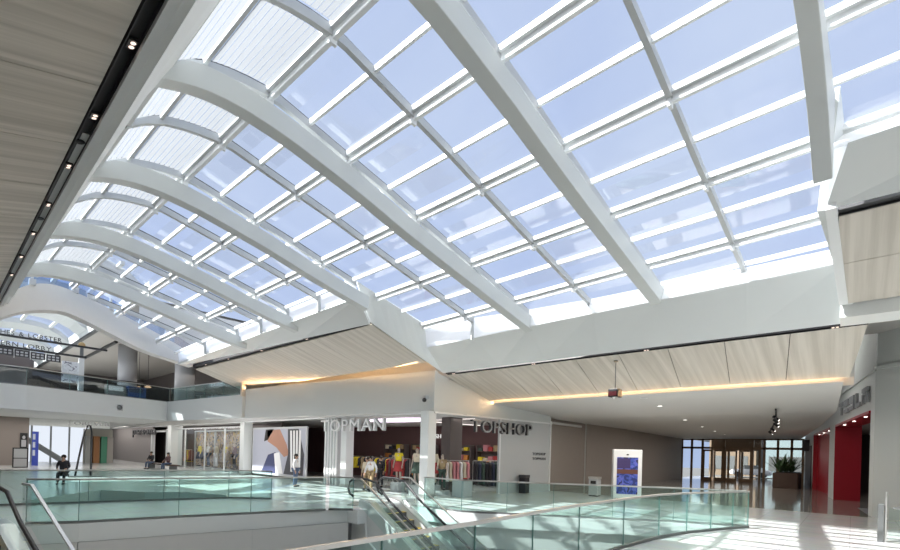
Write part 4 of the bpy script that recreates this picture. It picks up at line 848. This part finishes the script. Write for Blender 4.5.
# ------------------------------------------------------------------ people
def figure(name, label, cat, loc, face, top=CLW, bottom=DENIM, hair=HAIR, skin=SKIN, h=1.7, pose='stand', sleeves=True, skirt=False, group=None, longhair=False, bald=False):
    F_ = thing(name, label, cat, loc, group, rot=face)      # local: faces -y
    k = h/1.7
    if pose == 'sit':
        hip = .50; J = dict(pel=(0, .0, .55), ch=(0, -.02, .95), nk=(0, -.03, 1.13), hd=(0, -.05, 1.24), tp=(0, -.03, 1.37))
        legs = lambda s: [(s*.09, -.02, .53), (s*.11, -.42, .52), (s*.11, -.44, .10), (s*.11, -.56, .04)]
        arms = lambda s: [(s*.17, -.02, 1.06), (s*.23, -.08, .82), (s*.16, -.30, .72), (s*.12, -.36, .71)]
    else:
        st = .10 if pose == 'walk' else 0
        J = dict(pel=(0, 0, .92), ch=(0, -.01, 1.25), nk=(0, 0, 1.44), hd=(0, -.02, 1.54), tp=(0, 0, 1.67))
        legs = lambda s: [(s*.09, 0, .90), (s*.10, -s*st, .48), (s*.11, -s*st*1.3+.03, .09), (s*.12, -s*st*1.3-.11, .035)]
        arms = lambda s: [(s*.17, 0, 1.37), (s*.24, .02+s*st*.8, 1.10), (s*.25, -.06+s*st*1.2, .86), (s*.25, -.09+s*st*1.2, .78)]
    def skin_mesh(nm, V, Ed, Rr, M, extra=None):
        me = bpy.data.meshes.new(nm); me.from_pydata([Vector(v)*k for v in V], Ed, []); me.materials.append(M)
        o = bpy.data.objects.new(nm, me); COL.objects.link(o); o.parent = F_
        md = o.modifiers.new('skin', 'SKIN'); md.use_smooth_shade = True
        for i, v in enumerate(me.skin_vertices[0].data):
            r = Rr[i]; v.radius = (r[0]*k, r[1]*k) if isinstance(r, tuple) else (r*k, r*k); v.use_root = (i == 0)
        sd = o.modifiers.new('sub', 'SUBSURF'); sd.levels = 1; sd.render_levels = 1
        return o
    V = [J['pel'], J['ch'], J['nk'], J['hd'], J['tp'], (0, J['hd'][1]-.115, J['hd'][2]+.01)]; Ed = [(0, 1), (1, 2), (2, 3), (3, 4), (3, 5)]; Rr = [(.15, .10), (.16, .105), .055, (.082, .10), (.06, .07), .012]
    for s in (-1, 1):
        n = len(V); V += legs(s); Ed += [(0, n), (n, n+1), (n+1, n+2), (n+2, n+3)]; Rr += [.085, .058, .038, .032]
        n = len(V); V += arms(s); Ed += [(1, n), (n, n+1), (n+1, n+2), (n+2, n+3)]; Rr += [.052, .040, .028, .026]
        hx_, hy_, hz_ = arms(s)[3]
        for fi, (dx, ln) in enumerate(((-.022, .07), (-.008, .085), (.008, .08), (.022, .06))):
            m0 = len(V); V += [(hx_+dx*.4, hy_+dx, hz_-.03), (hx_+dx*.4-s*.008, hy_+dx-.008, hz_-.03-ln)]; Ed += [(n+3, m0), (m0, m0+1)]; Rr += [.009, .008]
        m0 = len(V); V += [(hx_-s*.01, hy_-.035, hz_-.0), (hx_-s*.02, hy_-.05, hz_-.04)]; Ed += [(n+3, m0), (m0, m0+1)]; Rr += [.010, .009]
    skin_mesh('body', V, Ed, Rr, skin)
    # clothing shells
    V = [J['pel'], J['ch'], (0, J['nk'][1], J['nk'][2]-.05)]; Ed = [(0, 1), (1, 2)]; Rr = [(.165, .118), (.178, .122), .075]
    for s in (-1, 1):
        a = arms(s); n = len(V); V += [a[0], tuple((p+q_)/2 for p, q_ in zip(a[0], a[1]))]+([a[1], a[2]] if sleeves else []); Ed += [(1, n), (n, n+1)]+([(n+1, n+2), (n+2, n+3)] if sleeves else []); Rr += [.068, .062]+([.054, .042] if sleeves else [])
    skin_mesh('top', V, Ed, Rr, top)
    if skirt:
        q = MB(); z0 = J['pel'][2]*k
        q.lathe([(.15*k, z0+.10*k), (.20*k, z0-.05*k), (.27*k, z0-.40*k), (.26*k, z0-.40*k), (.14*k, z0+.09*k)], (0, 0, 0), 14); q.build('skirt', bottom, F_, smooth=True, local=True)
    else:
        V = [(J['pel'][0], J['pel'][1], J['pel'][2]+.04)]; Ed = []; Rr = [(.168, .122)]
        for s in (-1, 1):
            l = legs(s); n = len(V); V += l[:3]; Ed += [(0, n), (n, n+1), (n+1, n+2)]; Rr += [.10, .074, .056]
        skin_mesh('trousers', V, Ed, Rr, bottom)
    for s in (-1, 1):
        l = legs(s); q = MB(); q.ball(Vector((l[3][0], l[3][1]+.05, .045))*k, .05*k, .13*k, .045*k); q.build('shoe', CLB, F_, smooth=True, local=True)
    if not bald:
        q = MB(); c = Vector(J['hd'])*k; q.ball(c+Vector((0, .022, .055))*k, .102*k, .112*k, .10*k)
        if longhair: q.ball(c+Vector((0, .07, -.08))*k, .085*k, .05*k, .16*k)
        q.build('hair', hair, F_, smooth=True, local=True)
    # eyes, mouth, ears
    if cat == 'person':
        c = Vector(J['hd'])
        for s in (-1, 1):
            q = MB(); q.ball((c+Vector((s*.033, -.092, .025)))*k, .011*k); q.build('eye', RUB, F_, local=True); q = MB(); q.ball((c+Vector((s*.088, .0, .01)))*k, .012*k, .022*k, .03*k); q.build('ear', skin, F_, smooth=True, local=True)
        q = MB(); q.ball((c+Vector((0, -.092, -.045)))*k, .026*k, .008*k, .007*k); q.build('mouth', CLP, F_, local=True)
    return F_
figure('person', 'person in a white top and jeans standing before the big advert', 'person', (-21.6, 12.6, 0), 2.2, CLW, DENIM, h=1.72, longhair=True)
figure('person', 'person in a pale top and khaki trousers by the escalator head, left of the two', 'person', (-18.3, 14.6, 0), .4, CLC, KHAKI, h=1.68)
figure('person', 'person in a pale top and khaki trousers by the escalator head, right of the two', 'person', (-17.6, 14.3, 0), .2, CLW, KHAKI, h=1.74, pose='walk')
figure('person', 'person in black sitting on a stool before the bright window, far left', 'person', (-28.0, 4.3, 0), 1.2, CLB, CLB, h=1.7, pose='sit')
S = thing('stool', 'round dark stool under the person in black, far left', 'stool', (-28.0, 4.3, 0)); q = MB(); q.lathe([(.2, .38), (.21, .44), (.19, .455), (.01, .455)], (-28.0, 4.3, 0), 14); q.build('seat', CLB, S); q = MB(); q.lathe([(.2, 0), (.05, .04), (.035, .38)], (-28.0, 4.3, 0), 12); q.build('pedestal', STEELD, S)
figure('person', 'person in dark clothes sitting outside the far left shop, left of the pair', 'person', (-42.5, 12.0, 0), .6, CLB, DENIM, pose='sit', h=1.72)
figure('person', 'person in a reddish top sitting outside the far left shop, right of the pair', 'person', (-39.2, 12.2, 0), .3, MAROON, DENIM, pose='sit', h=1.72, longhair=True)
figure('person', 'shopper in black near the clothes racks behind the white column', 'person', (-19.4, 16.4, 0), .3, CLB, CLB, h=1.72)
B_ = thing('bench', 'dark bench under the two seated people, far left', 'bench', (-41, 12.3, 0)); q = MB(); q.box(-44, -38, 12.0, 12.6, .40, .48); q.build('seat', PLANTW, B_, bevel=.01)
for x in (-43.5, -38.5): q = MB(); q.box(x-.05, x+.05, 12.05, 12.55, 0, .4); q.build('leg', STEELD, B_)
for i, (x, y, t_, b_, sk, lab) in enumerate([(-16.95, 15.5, CLY, CLR, True, 'mannequin in a yellow top and red skirt'), (-15.9, 15.7, CLN, CLG, False, 'mannequin in a navy top in the shop mouth, between the yellow and cream ones'), (-15.35, 15.2, CLC, CLG, True, 'mannequin in a cream top and dark green skirt'), (-14.95, 15.9, CLC, CLR, True, 'mannequin in a pale top and red shorts-like skirt'), (-14.55, 16.1, KHAKI, CLG, False, 'mannequin in khaki half hidden by the corner column'),
        (-42.8, 15.75, CLY, CLN, True, 'mannequin in yellow and navy in the left shop window, leftmost'), (-41.0, 15.75, CLW, DENIM, False, 'mannequin in a white coat in the left shop window, second from left'), (-39.3, 15.75, CLC, CLW, False, 'mannequin in cream in the left shop window, third from left'), (-37.6, 15.75, CLY, KHAKI, True, 'mannequin in mustard in the left shop window, fourth from left'), (-36.0, 15.75, MAROON, CLB, False, 'mannequin in maroon in the left shop window, rightmost')]):
    pz = .45 if i in (0, 2, 3) else .2
    o = figure('mannequin', lab, 'mannequin', (x, y, pz), .25 if i < 5 else -.1, t_, b_, skin=SKIN2, h=1.75 if i < 5 else 2.1, sleeves=(i % 2 == 1), skirt=sk, group='mannequins in the shop windows', bald=True)
    q = MB(); q.lathe([(.38, 0), (.38, pz-.01), (.01, pz)], (x, y, 0), 16); tag(q.build('mannequin_stand', GREYP), 'round pale stand of the ' + lab.split(' in the left')[0].split(' in the shop')[0], 'stand', 'mannequin stands')

# ------------------------------------------------------------------ kiosk, bin, planter
kd = Vector((.88, .475, 0)).normalized(); fK = frame((-8.75, 22.1, 0), kd)
K = thing('digital_kiosk', 'white standing digital display with a blue and orange screen before the taupe wall', 'kiosk', fK(.8, 0, -.3))
q = MB(); q.fbox(fK, 0, 1.32, 0, 2.38, -.62, 0); q.build('housing', mat('kiosk_white', (.86, .87, .87), .4), K, bevel=.03)
KS = art_mat('kiosk_screen', [(.02, .03, .16), (.05, .09, .40), (.12, .14, .55), (.02, .02, .05)], 2.2); kb_ = KS.node_tree.nodes['Principled BSDF']; kb_.inputs['Emission Color'].default_value = (.06, .09, .35, 1); kb_.inputs['Emission Strength'].default_value = .12
q = MB(); q.fbox(fK, .17, 1.13, .22, 2.0, 0, .012); sO = q.build('screen', KS, K)
q = MB(); q.fbox(fK, .17, 1.13, 1.20, 1.42, .012, .016); q.build('screen_band', emat('orange_band', (.40, .12, .07), .3), sO)
q = MB(); q.fbox(fK, .17, .78, 1.46, 1.95, .012, .016); q.build('screen_picture', emat('purple_picture', (.10, .05, .28), .4), sO)
q = MB(); q.fbox(fK, .60, .70, 2.1, 2.16, 0, .01); q.build('camera_dot', RUB, K)
bx_, by_ = -9.75, 22.3
S = thing('litter_bin', 'slim grey litter bin standing left of the digital display', 'bin', (bx_, by_, 0))
q = MB(); q.box(bx_-.24, bx_+.24, by_-.2, by_+.2, .05, .88); q.build('body', GREYP, S, bevel=.02); q = MB(); q.box(bx_-.26, bx_+.26, by_-.22, by_+.22, .88, .98); q.build('lid', STEEL, S, bevel=.01); q = MB(); q.box(bx_-.22, bx_+.22, by_-.18, by_+.18, 0, .05); q.build('base', RUB, S); q = MB(); q.box(bx_-.14, bx_+.14, by_-.206, by_-.2, .62, .78); q.build('slot', RUB, S)
f_ = frame((-13.0, 20.9, 0), u)
S = thing('waste_bin', 'small dark bin against the pale end wall', 'bin', fR(5.75, 0, .35)); q = MB(); c = fR(5.75, 0, .35); q.box(c.x-.2, c.x+.2, c.y-.2, c.y+.2, 0, .8); q.build('body', CLB, S, bevel=.02); q = MB(); q.box(c.x-.21, c.x+.21, c.y-.21, c.y+.21, .8, .95); q.build('lid', LETD, S)
pxp, pyp = -3.55, 44.3
S = thing('planter', 'long dark wooden planter with leafy plants by the doors at the right', 'planter', (pxp, pyp, 0))
q = MB(); q.box(pxp-1.0, pxp+.55, pyp-1.6, pyp+1.6, 0, 1.15); q.build('box', PLANTW, S, bevel=.03); q = MB(); q.box(pxp-.95, pxp+.5, pyp-1.5, pyp+1.5, 1.15, 1.18); q.build('soil', SOIL, S)
for i in range(6):
    q = MB(); bx0 = pxp-.6+.3*(i % 3); by0 = pyp-1.2+.5*i
    for j in range(26):
        a = random.uniform(0, 6.28); el = random.uniform(.5, 1.35); L = random.uniform(.5, 1.9); d = Vector((math.cos(a)*math.cos(el), math.sin(a)*math.cos(el), math.sin(el))); sdv = Vector((-math.sin(a), math.cos(a), 0))*.06
        p0 = Vector((bx0, by0, 1.18)); p1 = p0+d*L*.6; p2 = p0+d*L-Vector((0, 0, .15))
        q.quad([p0-sdv*.2, p0+sdv*.2, p1+sdv, p1-sdv]); q.quad([p1-sdv, p1+sdv, p2])
    q.build('plant', LEAF, S)
# small blade sign by planter
q = MB(); c = fT(TA(46.4), 0, 0); q.box(c.x-.45, c.x-.02, c.y-.06, c.y+.06, 2.9, 3.8); S = tag(q.build('blade_sign', LETD), 'small dark blade sign high on the right wall beyond the portals', 'sign')
# shop opening beyond the planter
q = MB(); q.fbox(fT, TA(44.6), TA(49), 0, 3.3, .01, .05); struct(q.build('door_2', SHOPB), 'dark closed doorway beyond the red portals', 'door')
# surface spotlights on ceiling track near the right
S = thing('ceiling_track', 'black track with small spotlights on the corridor ceiling near the right wall', 'light track', (-2.9, 28, 4.0))
q = MB(); q.bar([(-2.35, 22.5, 4.12), (-2.9, 28.0, 4.04), (-4.1, 36.5, 4.02)], .06, .06); q.build('rail', RUB, S)
for i, (x, y) in enumerate([(-2.42, 23.2), (-2.6, 25.0), (-2.85, 27.5), (-3.4, 31.5), (-3.9, 35.0)]):
    q = MB(); q.tube([(x, y, 3.98), (x, y, 3.86)], .02, 6); q.tube([(x-.06, y-.10, 3.86), (x+.06, y+.12, 3.74)], .06, 10); o = q.build('spotlight', RUB, S); q = MB(); q.ball((x+.07, y+.13, 3.735), .045); q.build('lens', LAMPW, o)

# ------------------------------------------------------------------ entrance doors
EY_ = 50.2
D3 = struct(thing('door_3', 'glazed entrance doors in bronze frames at the end of the corridor', 'door', (-8.5, EY_, 0)), 'glazed entrance doors in bronze frames at the end of the corridor', 'door')
q = MB()
xs = [-12.9, -12.0, -11.05, -9.2, -6.9, -6.0, -5.0, -4.0, -3.2]
for x in xs: q.box(x-.09, x+.09, EY_-.1, EY_+.1, 0, 4.05)
q.box(-12.9, -3.2, EY_-.1, EY_+.1, 3.05, 3.25); q.box(-12.9, -3.2, EY_-.1, EY_+.1, 3.9, 4.05)
q.build('door_frame', BRONZE, D3)
for i, (a, b) in enumerate([(-11.05, -10.12), (-10.12, -9.2), (-9.2, -8.05), (-8.05, -6.9)]):
    q = MB(); q.box(a+.08, a+.2, EY_-.05, EY_+.05, 0, 3.0); q.box(b-.2, b-.08, EY_-.05, EY_+.05, 0, 3.0); q.box(a+.2, b-.2, EY_-.05, EY_+.05, 0, .3); q.box(a+.2, b-.2, EY_-.05, EY_+.05, 2.82, 3.0); o = q.build('door_leaf', BRONZE, D3)
    q = MB(); q.quad([(a+.2, EY_, .3), (b-.2, EY_, .3), (b-.2, EY_, 2.82), (a+.2, EY_, 2.82)]); q.build('pane', SHOPG, o)
    q = MB(); q.tube([(b-.26 if i % 2 == 0 else a+.26, EY_-.1, .9), (b-.26 if i % 2 == 0 else a+.26, EY_-.1, 1.5)], .02, 6); q.build('handle', STEEL, o)
q = MB(); q.quad([(-12.9, EY_+.02, 0), (-11.05, EY_+.02, 0), (-11.05, EY_+.02, 3.05), (-12.9, EY_+.02, 3.05)]); q.quad([(-6.9, EY_+.02, 0), (-3.2, EY_+.02, 0), (-3.2, EY_+.02, 3.05), (-6.9, EY_+.02, 3.05)]); q.quad([(-12.9, EY_+.02, 3.25), (-3.2, EY_+.02, 3.25), (-3.2, EY_+.02, 3.9), (-12.9, EY_+.02, 3.9)])
q.build('side_pane', SHOPG, D3)
# vestibule and outside
q = MB(); q.box(-11.2, -6.8, 54.6, 54.8, 3.0, 4.2); 
for x in (-11.1, -9.6, -8.4, -6.9): q.box(x-.1, x+.1, 54.6, 54.8, 0, 3.0)
struct(q.build('door_4', BRONZE), 'outer bronze door frames of the vestibule', 'door')
q = MB(); q.box(-40, 30, 50.4, 120, -.5, -.06); struct(q.build('floor.005', mat('paving', (.10, .10, .10), .8, noise=.1)), 'paved ground outside the entrance', 'ground')
for i, (x0, x1, y0, h_, col, lab) in enumerate([(-15, -9.5, 72, 9, (.35, .26, .18), 'brown building across the road outside the doors'), (-8.5, 6, 70, 7, (.35, .45, .48), 'low grey building outside the doors')]):
    S = thing('building', lab, 'building', ((x0+x1)/2, y0, 0)); q = MB(); q.box(x0, x1, y0, y0+8, -.06, h_); q.build('wall', mat('outside%d' % i, [c*.5 for c in col], .8, noise=.08), S)
    for j in range(3):
        a = x0+.6+(x1-x0-1)/3*j; q = MB(); q.box(a, a+(x1-x0-1)/3-.5, y0-.05, y0, .8, 2.6); q.build('window', SHOPG if False else STEELD, S)
S = thing('parked_car', 'pale car parked outside beyond the glass doors', 'car', (-9.2, 66, 0))
q = MB(); q.sweep([[(-9.2-2.1+x, 66-.85, z0), (-9.2-2.1+x, 66+.85, z0), (-9.2-2.1+x, 66+.8, z1), (-9.2-2.1+x, 66-.8, z1)] for x, z0, z1 in ((0, .4, .75), (.3, .3, .9), (1.1, .3, 1.0), (3.2, .3, 1.02), (4.0, .3, .85), (4.2, .4, .7))]); q.build('body', mat('car_paint', (.6, .6, .62), .3), S, smooth=True, bevel=.03)
q = MB(); q.sweep([[(-9.2-2.1+x, 66-.72, .95), (-9.2-2.1+x, 66+.72, .95), (-9.2-2.1+x, 66+.6, z1), (-9.2-2.1+x, 66-.6, z1)] for x, z1 in ((.95, 1.0), (1.5, 1.45), (2.7, 1.45), (3.4, 1.0))]); q.build('cabin', STEELD, S)
for x in (.85, 3.35):
    for y in (-.82, .82): q = MB(); q.sweep([[Vector((-9.2-2.1+x, 66+y+t, .33))+Vector((.33*math.cos(a*.5236), 0, .33*math.sin(a*.5236))) for a in range(12)] for t in (-.1, .1)]); q.build('wheel', RUB, S)

# ------------------------------------------------------------------ far left end : bright atrium window, sign, directory
EXW = -50
q = MB(); q.box(EXW-.2, EXW, -8, 5.45, -.0, 3.85); struct(q.build('wall_left', mat('left_taupe', (.30, .26, .235), .6)), 'taupe end wall at the far left', 'wall')
q = MB(); q.box(EXW-.2, EXW, 5.45, 10.8, 3.25, 3.85); struct(q.build('wall_left.005', WHITE), 'white header over the far left openings', 'wall')
q = MB(); q.quad([(EXW-9, 3, 0), (EXW-9, 11, 0), (EXW-9, 11, 3.9), (EXW-9, 3, 3.9)]); W3 = struct(q.build('window_3', emat('daylit_glazing', (.80, .86, .95), 1.0)), 'bright daylit atrium glazing far left', 'window')
for y in (5.2, 6.6, 8.0, 9.4): q = MB(); q.box(EXW-8.95, EXW-8.8, y-.07, y+.07, 0, 3.9); q.build('window_frame', GREYF, W3)
q = MB(); q.hexa([(EXW-8.6, 6.0, 2.0), (EXW-8.6, 8.6, 0), (EXW-8.6, 9.4, 0), (EXW-8.6, 6.0, 2.6)], [(EXW-8.3, 6.0, 2.0), (EXW-8.3, 8.6, 0), (EXW-8.3, 9.4, 0), (EXW-8.3, 6.0, 2.6)]); tag(q.build('stair_flight', GREYP), 'grey sloping stair flight before the bright far left glazing', 'stairs')
fW = frame((EXW, 0, 0), (0, 1, 0), un=(1, 0, 0))
S = thing('lit_sign', 'tall blue and white lit sign at the edge of the bright opening', 'sign', (EXW+.4, 5.8, 0)); q = MB(); q.box(EXW+.1, EXW+.35, 5.62, 6.0, 0, 2.75); q.build('board', mat('sign_blue', (.03, .05, .28), .4, emit=(.03, .06, .4), es=.25), S)
for j in range(3): q = MB(); q.box(EXW+.35, EXW+.37, 5.65, 5.8, .8+j*.65, 1.25+j*.65); q.build('graphic', emat('white_sq%d' % j, (.8, .85, .95), .5), S)
S = thing('directory_board', 'pale directory board in a black frame by the far left wall', 'board', (-46, 4.6, 0)); q = MB(); q.box(-46.1, -46.0, 4.15, 5.0, 0, 1.46); q.build('frame', RUB, S); q = MB(); q.box(-46.0, -45.98, 4.22, 4.93, .72, 1.38); q.build('panel', GREYP, S); q = MB(); q.box(-46.0, -45.98, 4.22, 4.93, .06, .66); q.build('lower_panel', PILL, S)
S = thing('wall_poster', 'black poster with a figure print on the far left wall', 'poster', (EXW, 5.1, 1.4)); q = MB(); q.box(EXW, EXW+.08, 4.92, 5.36, 1.4, 2.6); q.build('board', RUB, S); q = MB(); q.ball((EXW+.09, 5.14, 2.25), .01, .1, .14); q.box(EXW+.08, EXW+.09, 5.0, 5.28, 1.5, 2.05); q.build('print', PILL, S)
fV = frame((-46, 0, 0), (0, 1, 0), un=(1, 0, 0))
sign_text('shop_sign', 'row of grey raised letters over the bright far left opening', 'FOREVER', fV, 7.3, 9.9, 3.36, .26, .2, LETS, LETS)
# arch handrail (loop) and far glass
S = thing('loop_handrail', 'tall dark loop-shaped handrail of the far left escalator', 'handrail', (-33, 5.4, 0)); q = MB()
q.tube([(-33.2, 5.6, 0), (-33.1, 5.75, 1.2), (-33.0, 5.95, 2.6), (-33, 6.08, 2.95), (-33, 6.2, 2.95), (-33, 6.27, 2.6), (-33, 6.28, 0)], .05, 8); q.build('rail', RUB, S, smooth=True)
q = MB(); q.box(-33.2, -32.8, 5.3, 6.8, 0, .08); q.build('base', STEELD, S)
# stores at left end
S = thing('store_display', 'bright store opening with orange and green products far left', 'shop display', (-55, 10.5, 0)); q = MB(); q.box(-56, -55.8, 10.0, 12.3, .0, 3.3); q.build('back_panel', mat('cream', (.55, .52, .46), .6), S)
for j, (y, c_) in enumerate([(10.1, (.5, .5, .48)), (10.7, (.45, .20, .08)), (11.3, (.10, .35, .22)), (11.8, (.45, .42, .38))]):
    q = MB(); q.box(-55.8, -55.4, y, y+.48, .0, 2.6); q.build('shelf_unit', mat('unit%d' % j, c_, .5), S)

# ------------------------------------------------------------------ outer shell, keeps daylight to the real openings
SH = mat('shell', (.5, .5, .48), .8)
q = MB(); q.box(-72, 10, -8.2, -8, -5.9, 9); struct(q.build('wall_back', CEILW), 'wall of the mall behind the camera', 'wall')
q = MB(); q.box(9, 9.2, -8, 30, -5.9, 9); struct(q.build('wall_right.005', CEILW), 'mall wall to the right, outside the frame', 'wall')
q = MB(); q.box(-72, -71.8, -8, 28, -5.9, 9); struct(q.build('wall_left.006', CEILW), 'far left outer wall', 'wall')
q = MB(); q.box(-29.2, 9.2, 15.6, 30, 6.95, 7.05) if False else q.box(-14, 9.2, 15.6, 23.6, 6.95, 7.05); q.box(-29.2, -13.8, 13.2, 30, 6.9, 7.0); q.box(-14, 9.2, 23.5, 62, 9.1, 9.2); q.box(-14, 9.2, 23.45, 23.55, 6.95, 9.2)
struct(q.build('ceiling.010', SH), 'unseen roof deck added above the shops and corridor to stop stray daylight', 'ceiling')  # unseen deck put in so sun and sky do not leak in
q = MB(); q.box(-13.9, 9.2, 15.7, 15.9, 5.7, 6.96); q.box(-31, -13.8, 15.7, 15.8, 5.4, 7.0); struct(q.build('wall_front.003', SH), 'unseen light-blocking wall added behind the far curb', 'wall')  # unseen wall, there only to block light behind the curb
q = MB(); q.box(-72, -12.9, 27.9, 28.1, -5.9, 9); q.box(-13, -12.9, 24, 62, 4.1, 9); struct(q.build('wall_front.004', SH), 'outer wall behind the shops', 'wall')
# fascia at the upper right below the short soffit and its notch
q = MB(); q.hexa([(-.29, 14.2, 5.44), (1.84, 14.26, 5.44), (1.84, 15.2, 5.44), (-.29, 15.1, 5.44)], [(-.29, 14.2, 5.79), (1.84, 14.26, 5.79), (1.84, 15.2, 5.79), (-.29, 15.1, 5.79)])
struct(q.build('trim_17', WHITE), 'white band below the short right soffit', 'fascia')
q = MB(); q.hexa([(1.84, 15.1, 4.73), (9, 15.1, 4.73), (9, 15.7, 4.73), (1.84, 15.7, 4.73)], [(1.84, 15.1, 5.4), (9, 15.1, 5.4), (9, 15.7, 5.4), (1.84, 15.7, 5.4)])
struct(q.build('trim_18', FASC), 'white wall band under the right cove', 'fascia')
q = MB(); q.quad([(1.84, 15.75, 5.35), (9, 15.75, 5.35), (9, 15.75, 6.4), (1.84, 15.75, 6.4)]); q.quad([(1.84, 14.26, 6.2), (9, 14.26, 6.2), (9, 15.75, 6.2), (1.84, 15.75, 6.2)])
struct(q.build('trim_19', CEILW), 'recessed light cove at the right edge', 'cove')

# gate post at the lower right
S = thing('rail_post', 'stout steel gate post at the lower right corner by the white wall', 'post', (.55, 15.0, 0)); gx, gy = .62, 16.3
q = MB(); q.box(gx-.09, gx+.03, gy-.06, gy+.06, 0, .98); q.build('post', STEELD, S, bevel=.01); q = MB(); q.tube([(gx+.06, gy, 0), (gx+.06, gy, 1.3)], .025, 8); q.build('pin', STEEL, S)
q = MB(); q.bar([(gx+.2, gy, .93), (gx+1.6, gy-.2, .93)], .07, .06); q.build('rail', STEELD, S); q = MB(); q.quad([(gx+.12, gy, .05), (gx+1.6, gy-.2, .05), (gx+1.6, gy-.2, .9), (gx+.12, gy, .9)]); q.build('glass_panel', BALU, S)

# ------------------------------------------------------------------ light
SUN = Vector((-.5, -.78, 1.0)).normalized()       # towards the sun
w = bpy.data.worlds.new('sky'); sc.world = w; w.use_nodes = True; nt = w.node_tree; nt.nodes.clear()
out = nt.nodes.new('ShaderNodeOutputWorld'); bg = nt.nodes.new('ShaderNodeBackground'); tc = nt.nodes.new('ShaderNodeTexCoord')
n1 = nt.nodes.new('ShaderNodeTexNoise'); n1.inputs['Scale'].default_value = 2.2; n1.inputs['Detail'].default_value = 6; nt.links.new(tc.outputs['Generated'], n1.inputs['Vector'])
rp = nt.nodes.new('ShaderNodeValToRGB'); rp.color_ramp.elements[0].position = .40; rp.color_ramp.elements[1].position = .68; rp.color_ramp.elements[0].color = (.47, .57, .82, 1); rp.color_ramp.elements[1].color = (.58, .67, .86, 1)
nt.links.new(n1.outputs['Fac'], rp.inputs['Fac'])
dot = nt.nodes.new('ShaderNodeVectorMath'); dot.operation = 'DOT_PRODUCT'; dot.inputs[1].default_value = SUN; nt.links.new(tc.outputs['Generated'], dot.inputs[0])
mr = nt.nodes.new('ShaderNodeMapRange'); mr.inputs['From Min'].default_value = .62; mr.inputs['From Max'].default_value = 1.0; mr.inputs['To Min'].default_value = 0.0; mr.inputs['To Max'].default_value = 4.5; nt.links.new(dot.outputs['Value'], mr.inputs['Value'])
sclv = nt.nodes.new('ShaderNodeVectorMath'); sclv.operation = 'SCALE'; nt.links.new(rp.outputs['Color'], sclv.inputs[0]); sclv.inputs['Scale'].default_value = 1.0
glow = nt.nodes.new('ShaderNodeVectorMath'); glow.operation = 'SCALE'; glow.inputs[0].default_value = (1, .95, .88); nt.links.new(mr.outputs['Result'], glow.inputs['Scale'])
addv = nt.nodes.new('ShaderNodeVectorMath'); addv.operation = 'ADD'; nt.links.new(sclv.outputs['Vector'], addv.inputs[0]); nt.links.new(glow.outputs['Vector'], addv.inputs[1])
nt.links.new(addv.outputs['Vector'], bg.inputs['Color']); bg.inputs['Strength'].default_value = 1.0; nt.links.new(bg.outputs[0], out.inputs['Surface'])
s = bpy.data.lights.new('sun', 'SUN'); s.energy = 13.0; s.angle = math.radians(.6); s.color = (1, .97, .92); so = bpy.data.objects.new('sun', s); COL.objects.link(so); so.rotation_euler = SUN.to_track_quat('Z', 'Y').to_euler()
def area(name, loc, direc, sx, sy, e, col):
    l = bpy.data.lights.new(name, 'AREA'); l.shape = 'RECTANGLE'; l.size = sx; l.size_y = sy; l.energy = e; l.color = col
    o = bpy.data.objects.new(name, l); COL.objects.link(o); o.location = loc; o.rotation_euler = (-Vector(direc)).to_track_quat('Z', 'Y').to_euler(); return o
WARM = (1, .58, .27)
area('cove_lamp', (-7.1, 18.47, 4.52), (0, -1, .45), 13.6, .15, 190, WARM)
area('cove_lamp', (-7.1, 18.75, 4.72), (0, 1, .6), 13, .06, 60, WARM)
area('cove_lamp', (-24.6, 13.80, 5.73), (.103, -1, .45), 9.2, .09, 95, WARM)
area('cove_lamp', (-17.0, 14.52, 5.70), (.083, -1, .45), 6, .09, 65, WARM)
area('cove_lamp', (-21.6, 14.5, 5.80), (.095, 1, .6), 15, .06, 45, WARM)
area('cove_lamp', (5.4, 15.4, 5.5), (0, -.5, 1), 7, .06, 60, WARM)
area('slot_fill', (-.15, 27.5, 8.9), (.35, 0, -1), .15, 10, 240, (1, .97, .93))  # added fill for the upper right wall, not a known fixture
for i in range(7):                                   # the track spotlights, aimed down at the floor by the near railing
    l = bpy.data.lights.new('track_lamp', 'SPOT'); l.energy = 260; l.spot_size = 1.5; l.spot_blend = .6; l.shadow_soft_size = .05; l.color = (1, .93, .85)
    o = bpy.data.objects.new('track_lamp', l); COL.objects.link(o); o.location = (xs_t[i]+.0 if i < 9 else 0, 1.60, 6.90)
# broad area lights added under the ceilings to brighten shops, corridor and galleries
area('shop_lamp', (-19, 18.5, 3.7), (0, 0, -1), 8, 2, 160, (1, .93, .88))
area('shop_lamp', (-14.4, 20.5, 3.7), (0, 0, -1), 1.5, 4, 60, (1, .93, .88))
area('shop_lamp', (-40, 15.9, 3.7), (0, 0, -1), 14, .8, 120, (1, .95, .92))
area('shop_lamp', (3.2, 33, 4.05), (0, 0, -1), 3, 10, 50, (1, .96, .95))
area('corridor_lamp', (-7, 33, 3.95), (0, 0, -1), 3, 22, 420, (1, .93, .85))
area('corridor_lamp', (-6, 21, 4.05), (0, 0, -1), 6, 3, 150, (1, .93, .85))
area('gallery_fill', (-45, 13.7, 3.72), (0, .35, -1), 44, 1.0, 520, (1, .95, .9))  # added fill below the balcony, no matching fixture
area('gallery_fill', (-46, 6, 3.75), (0, 0, -1), 6, 12, 300, (1, .95, .9))
area('upper_lamp', (-48, 14, 7.6), (0, 0, -1), 24, 4, 200, (1, .9, .8))
area('lower_lamp', (-9, 4, -1.3), (0, 0, -1), 6, 12, 0, (1, .97, .93)) if False else None

vs = sc.view_settings; vs.view_transform = 'Standard'; vs.look = 'None'; vs.exposure = 0.0; vs.gamma = 1.0; vs.use_curve_mapping = False
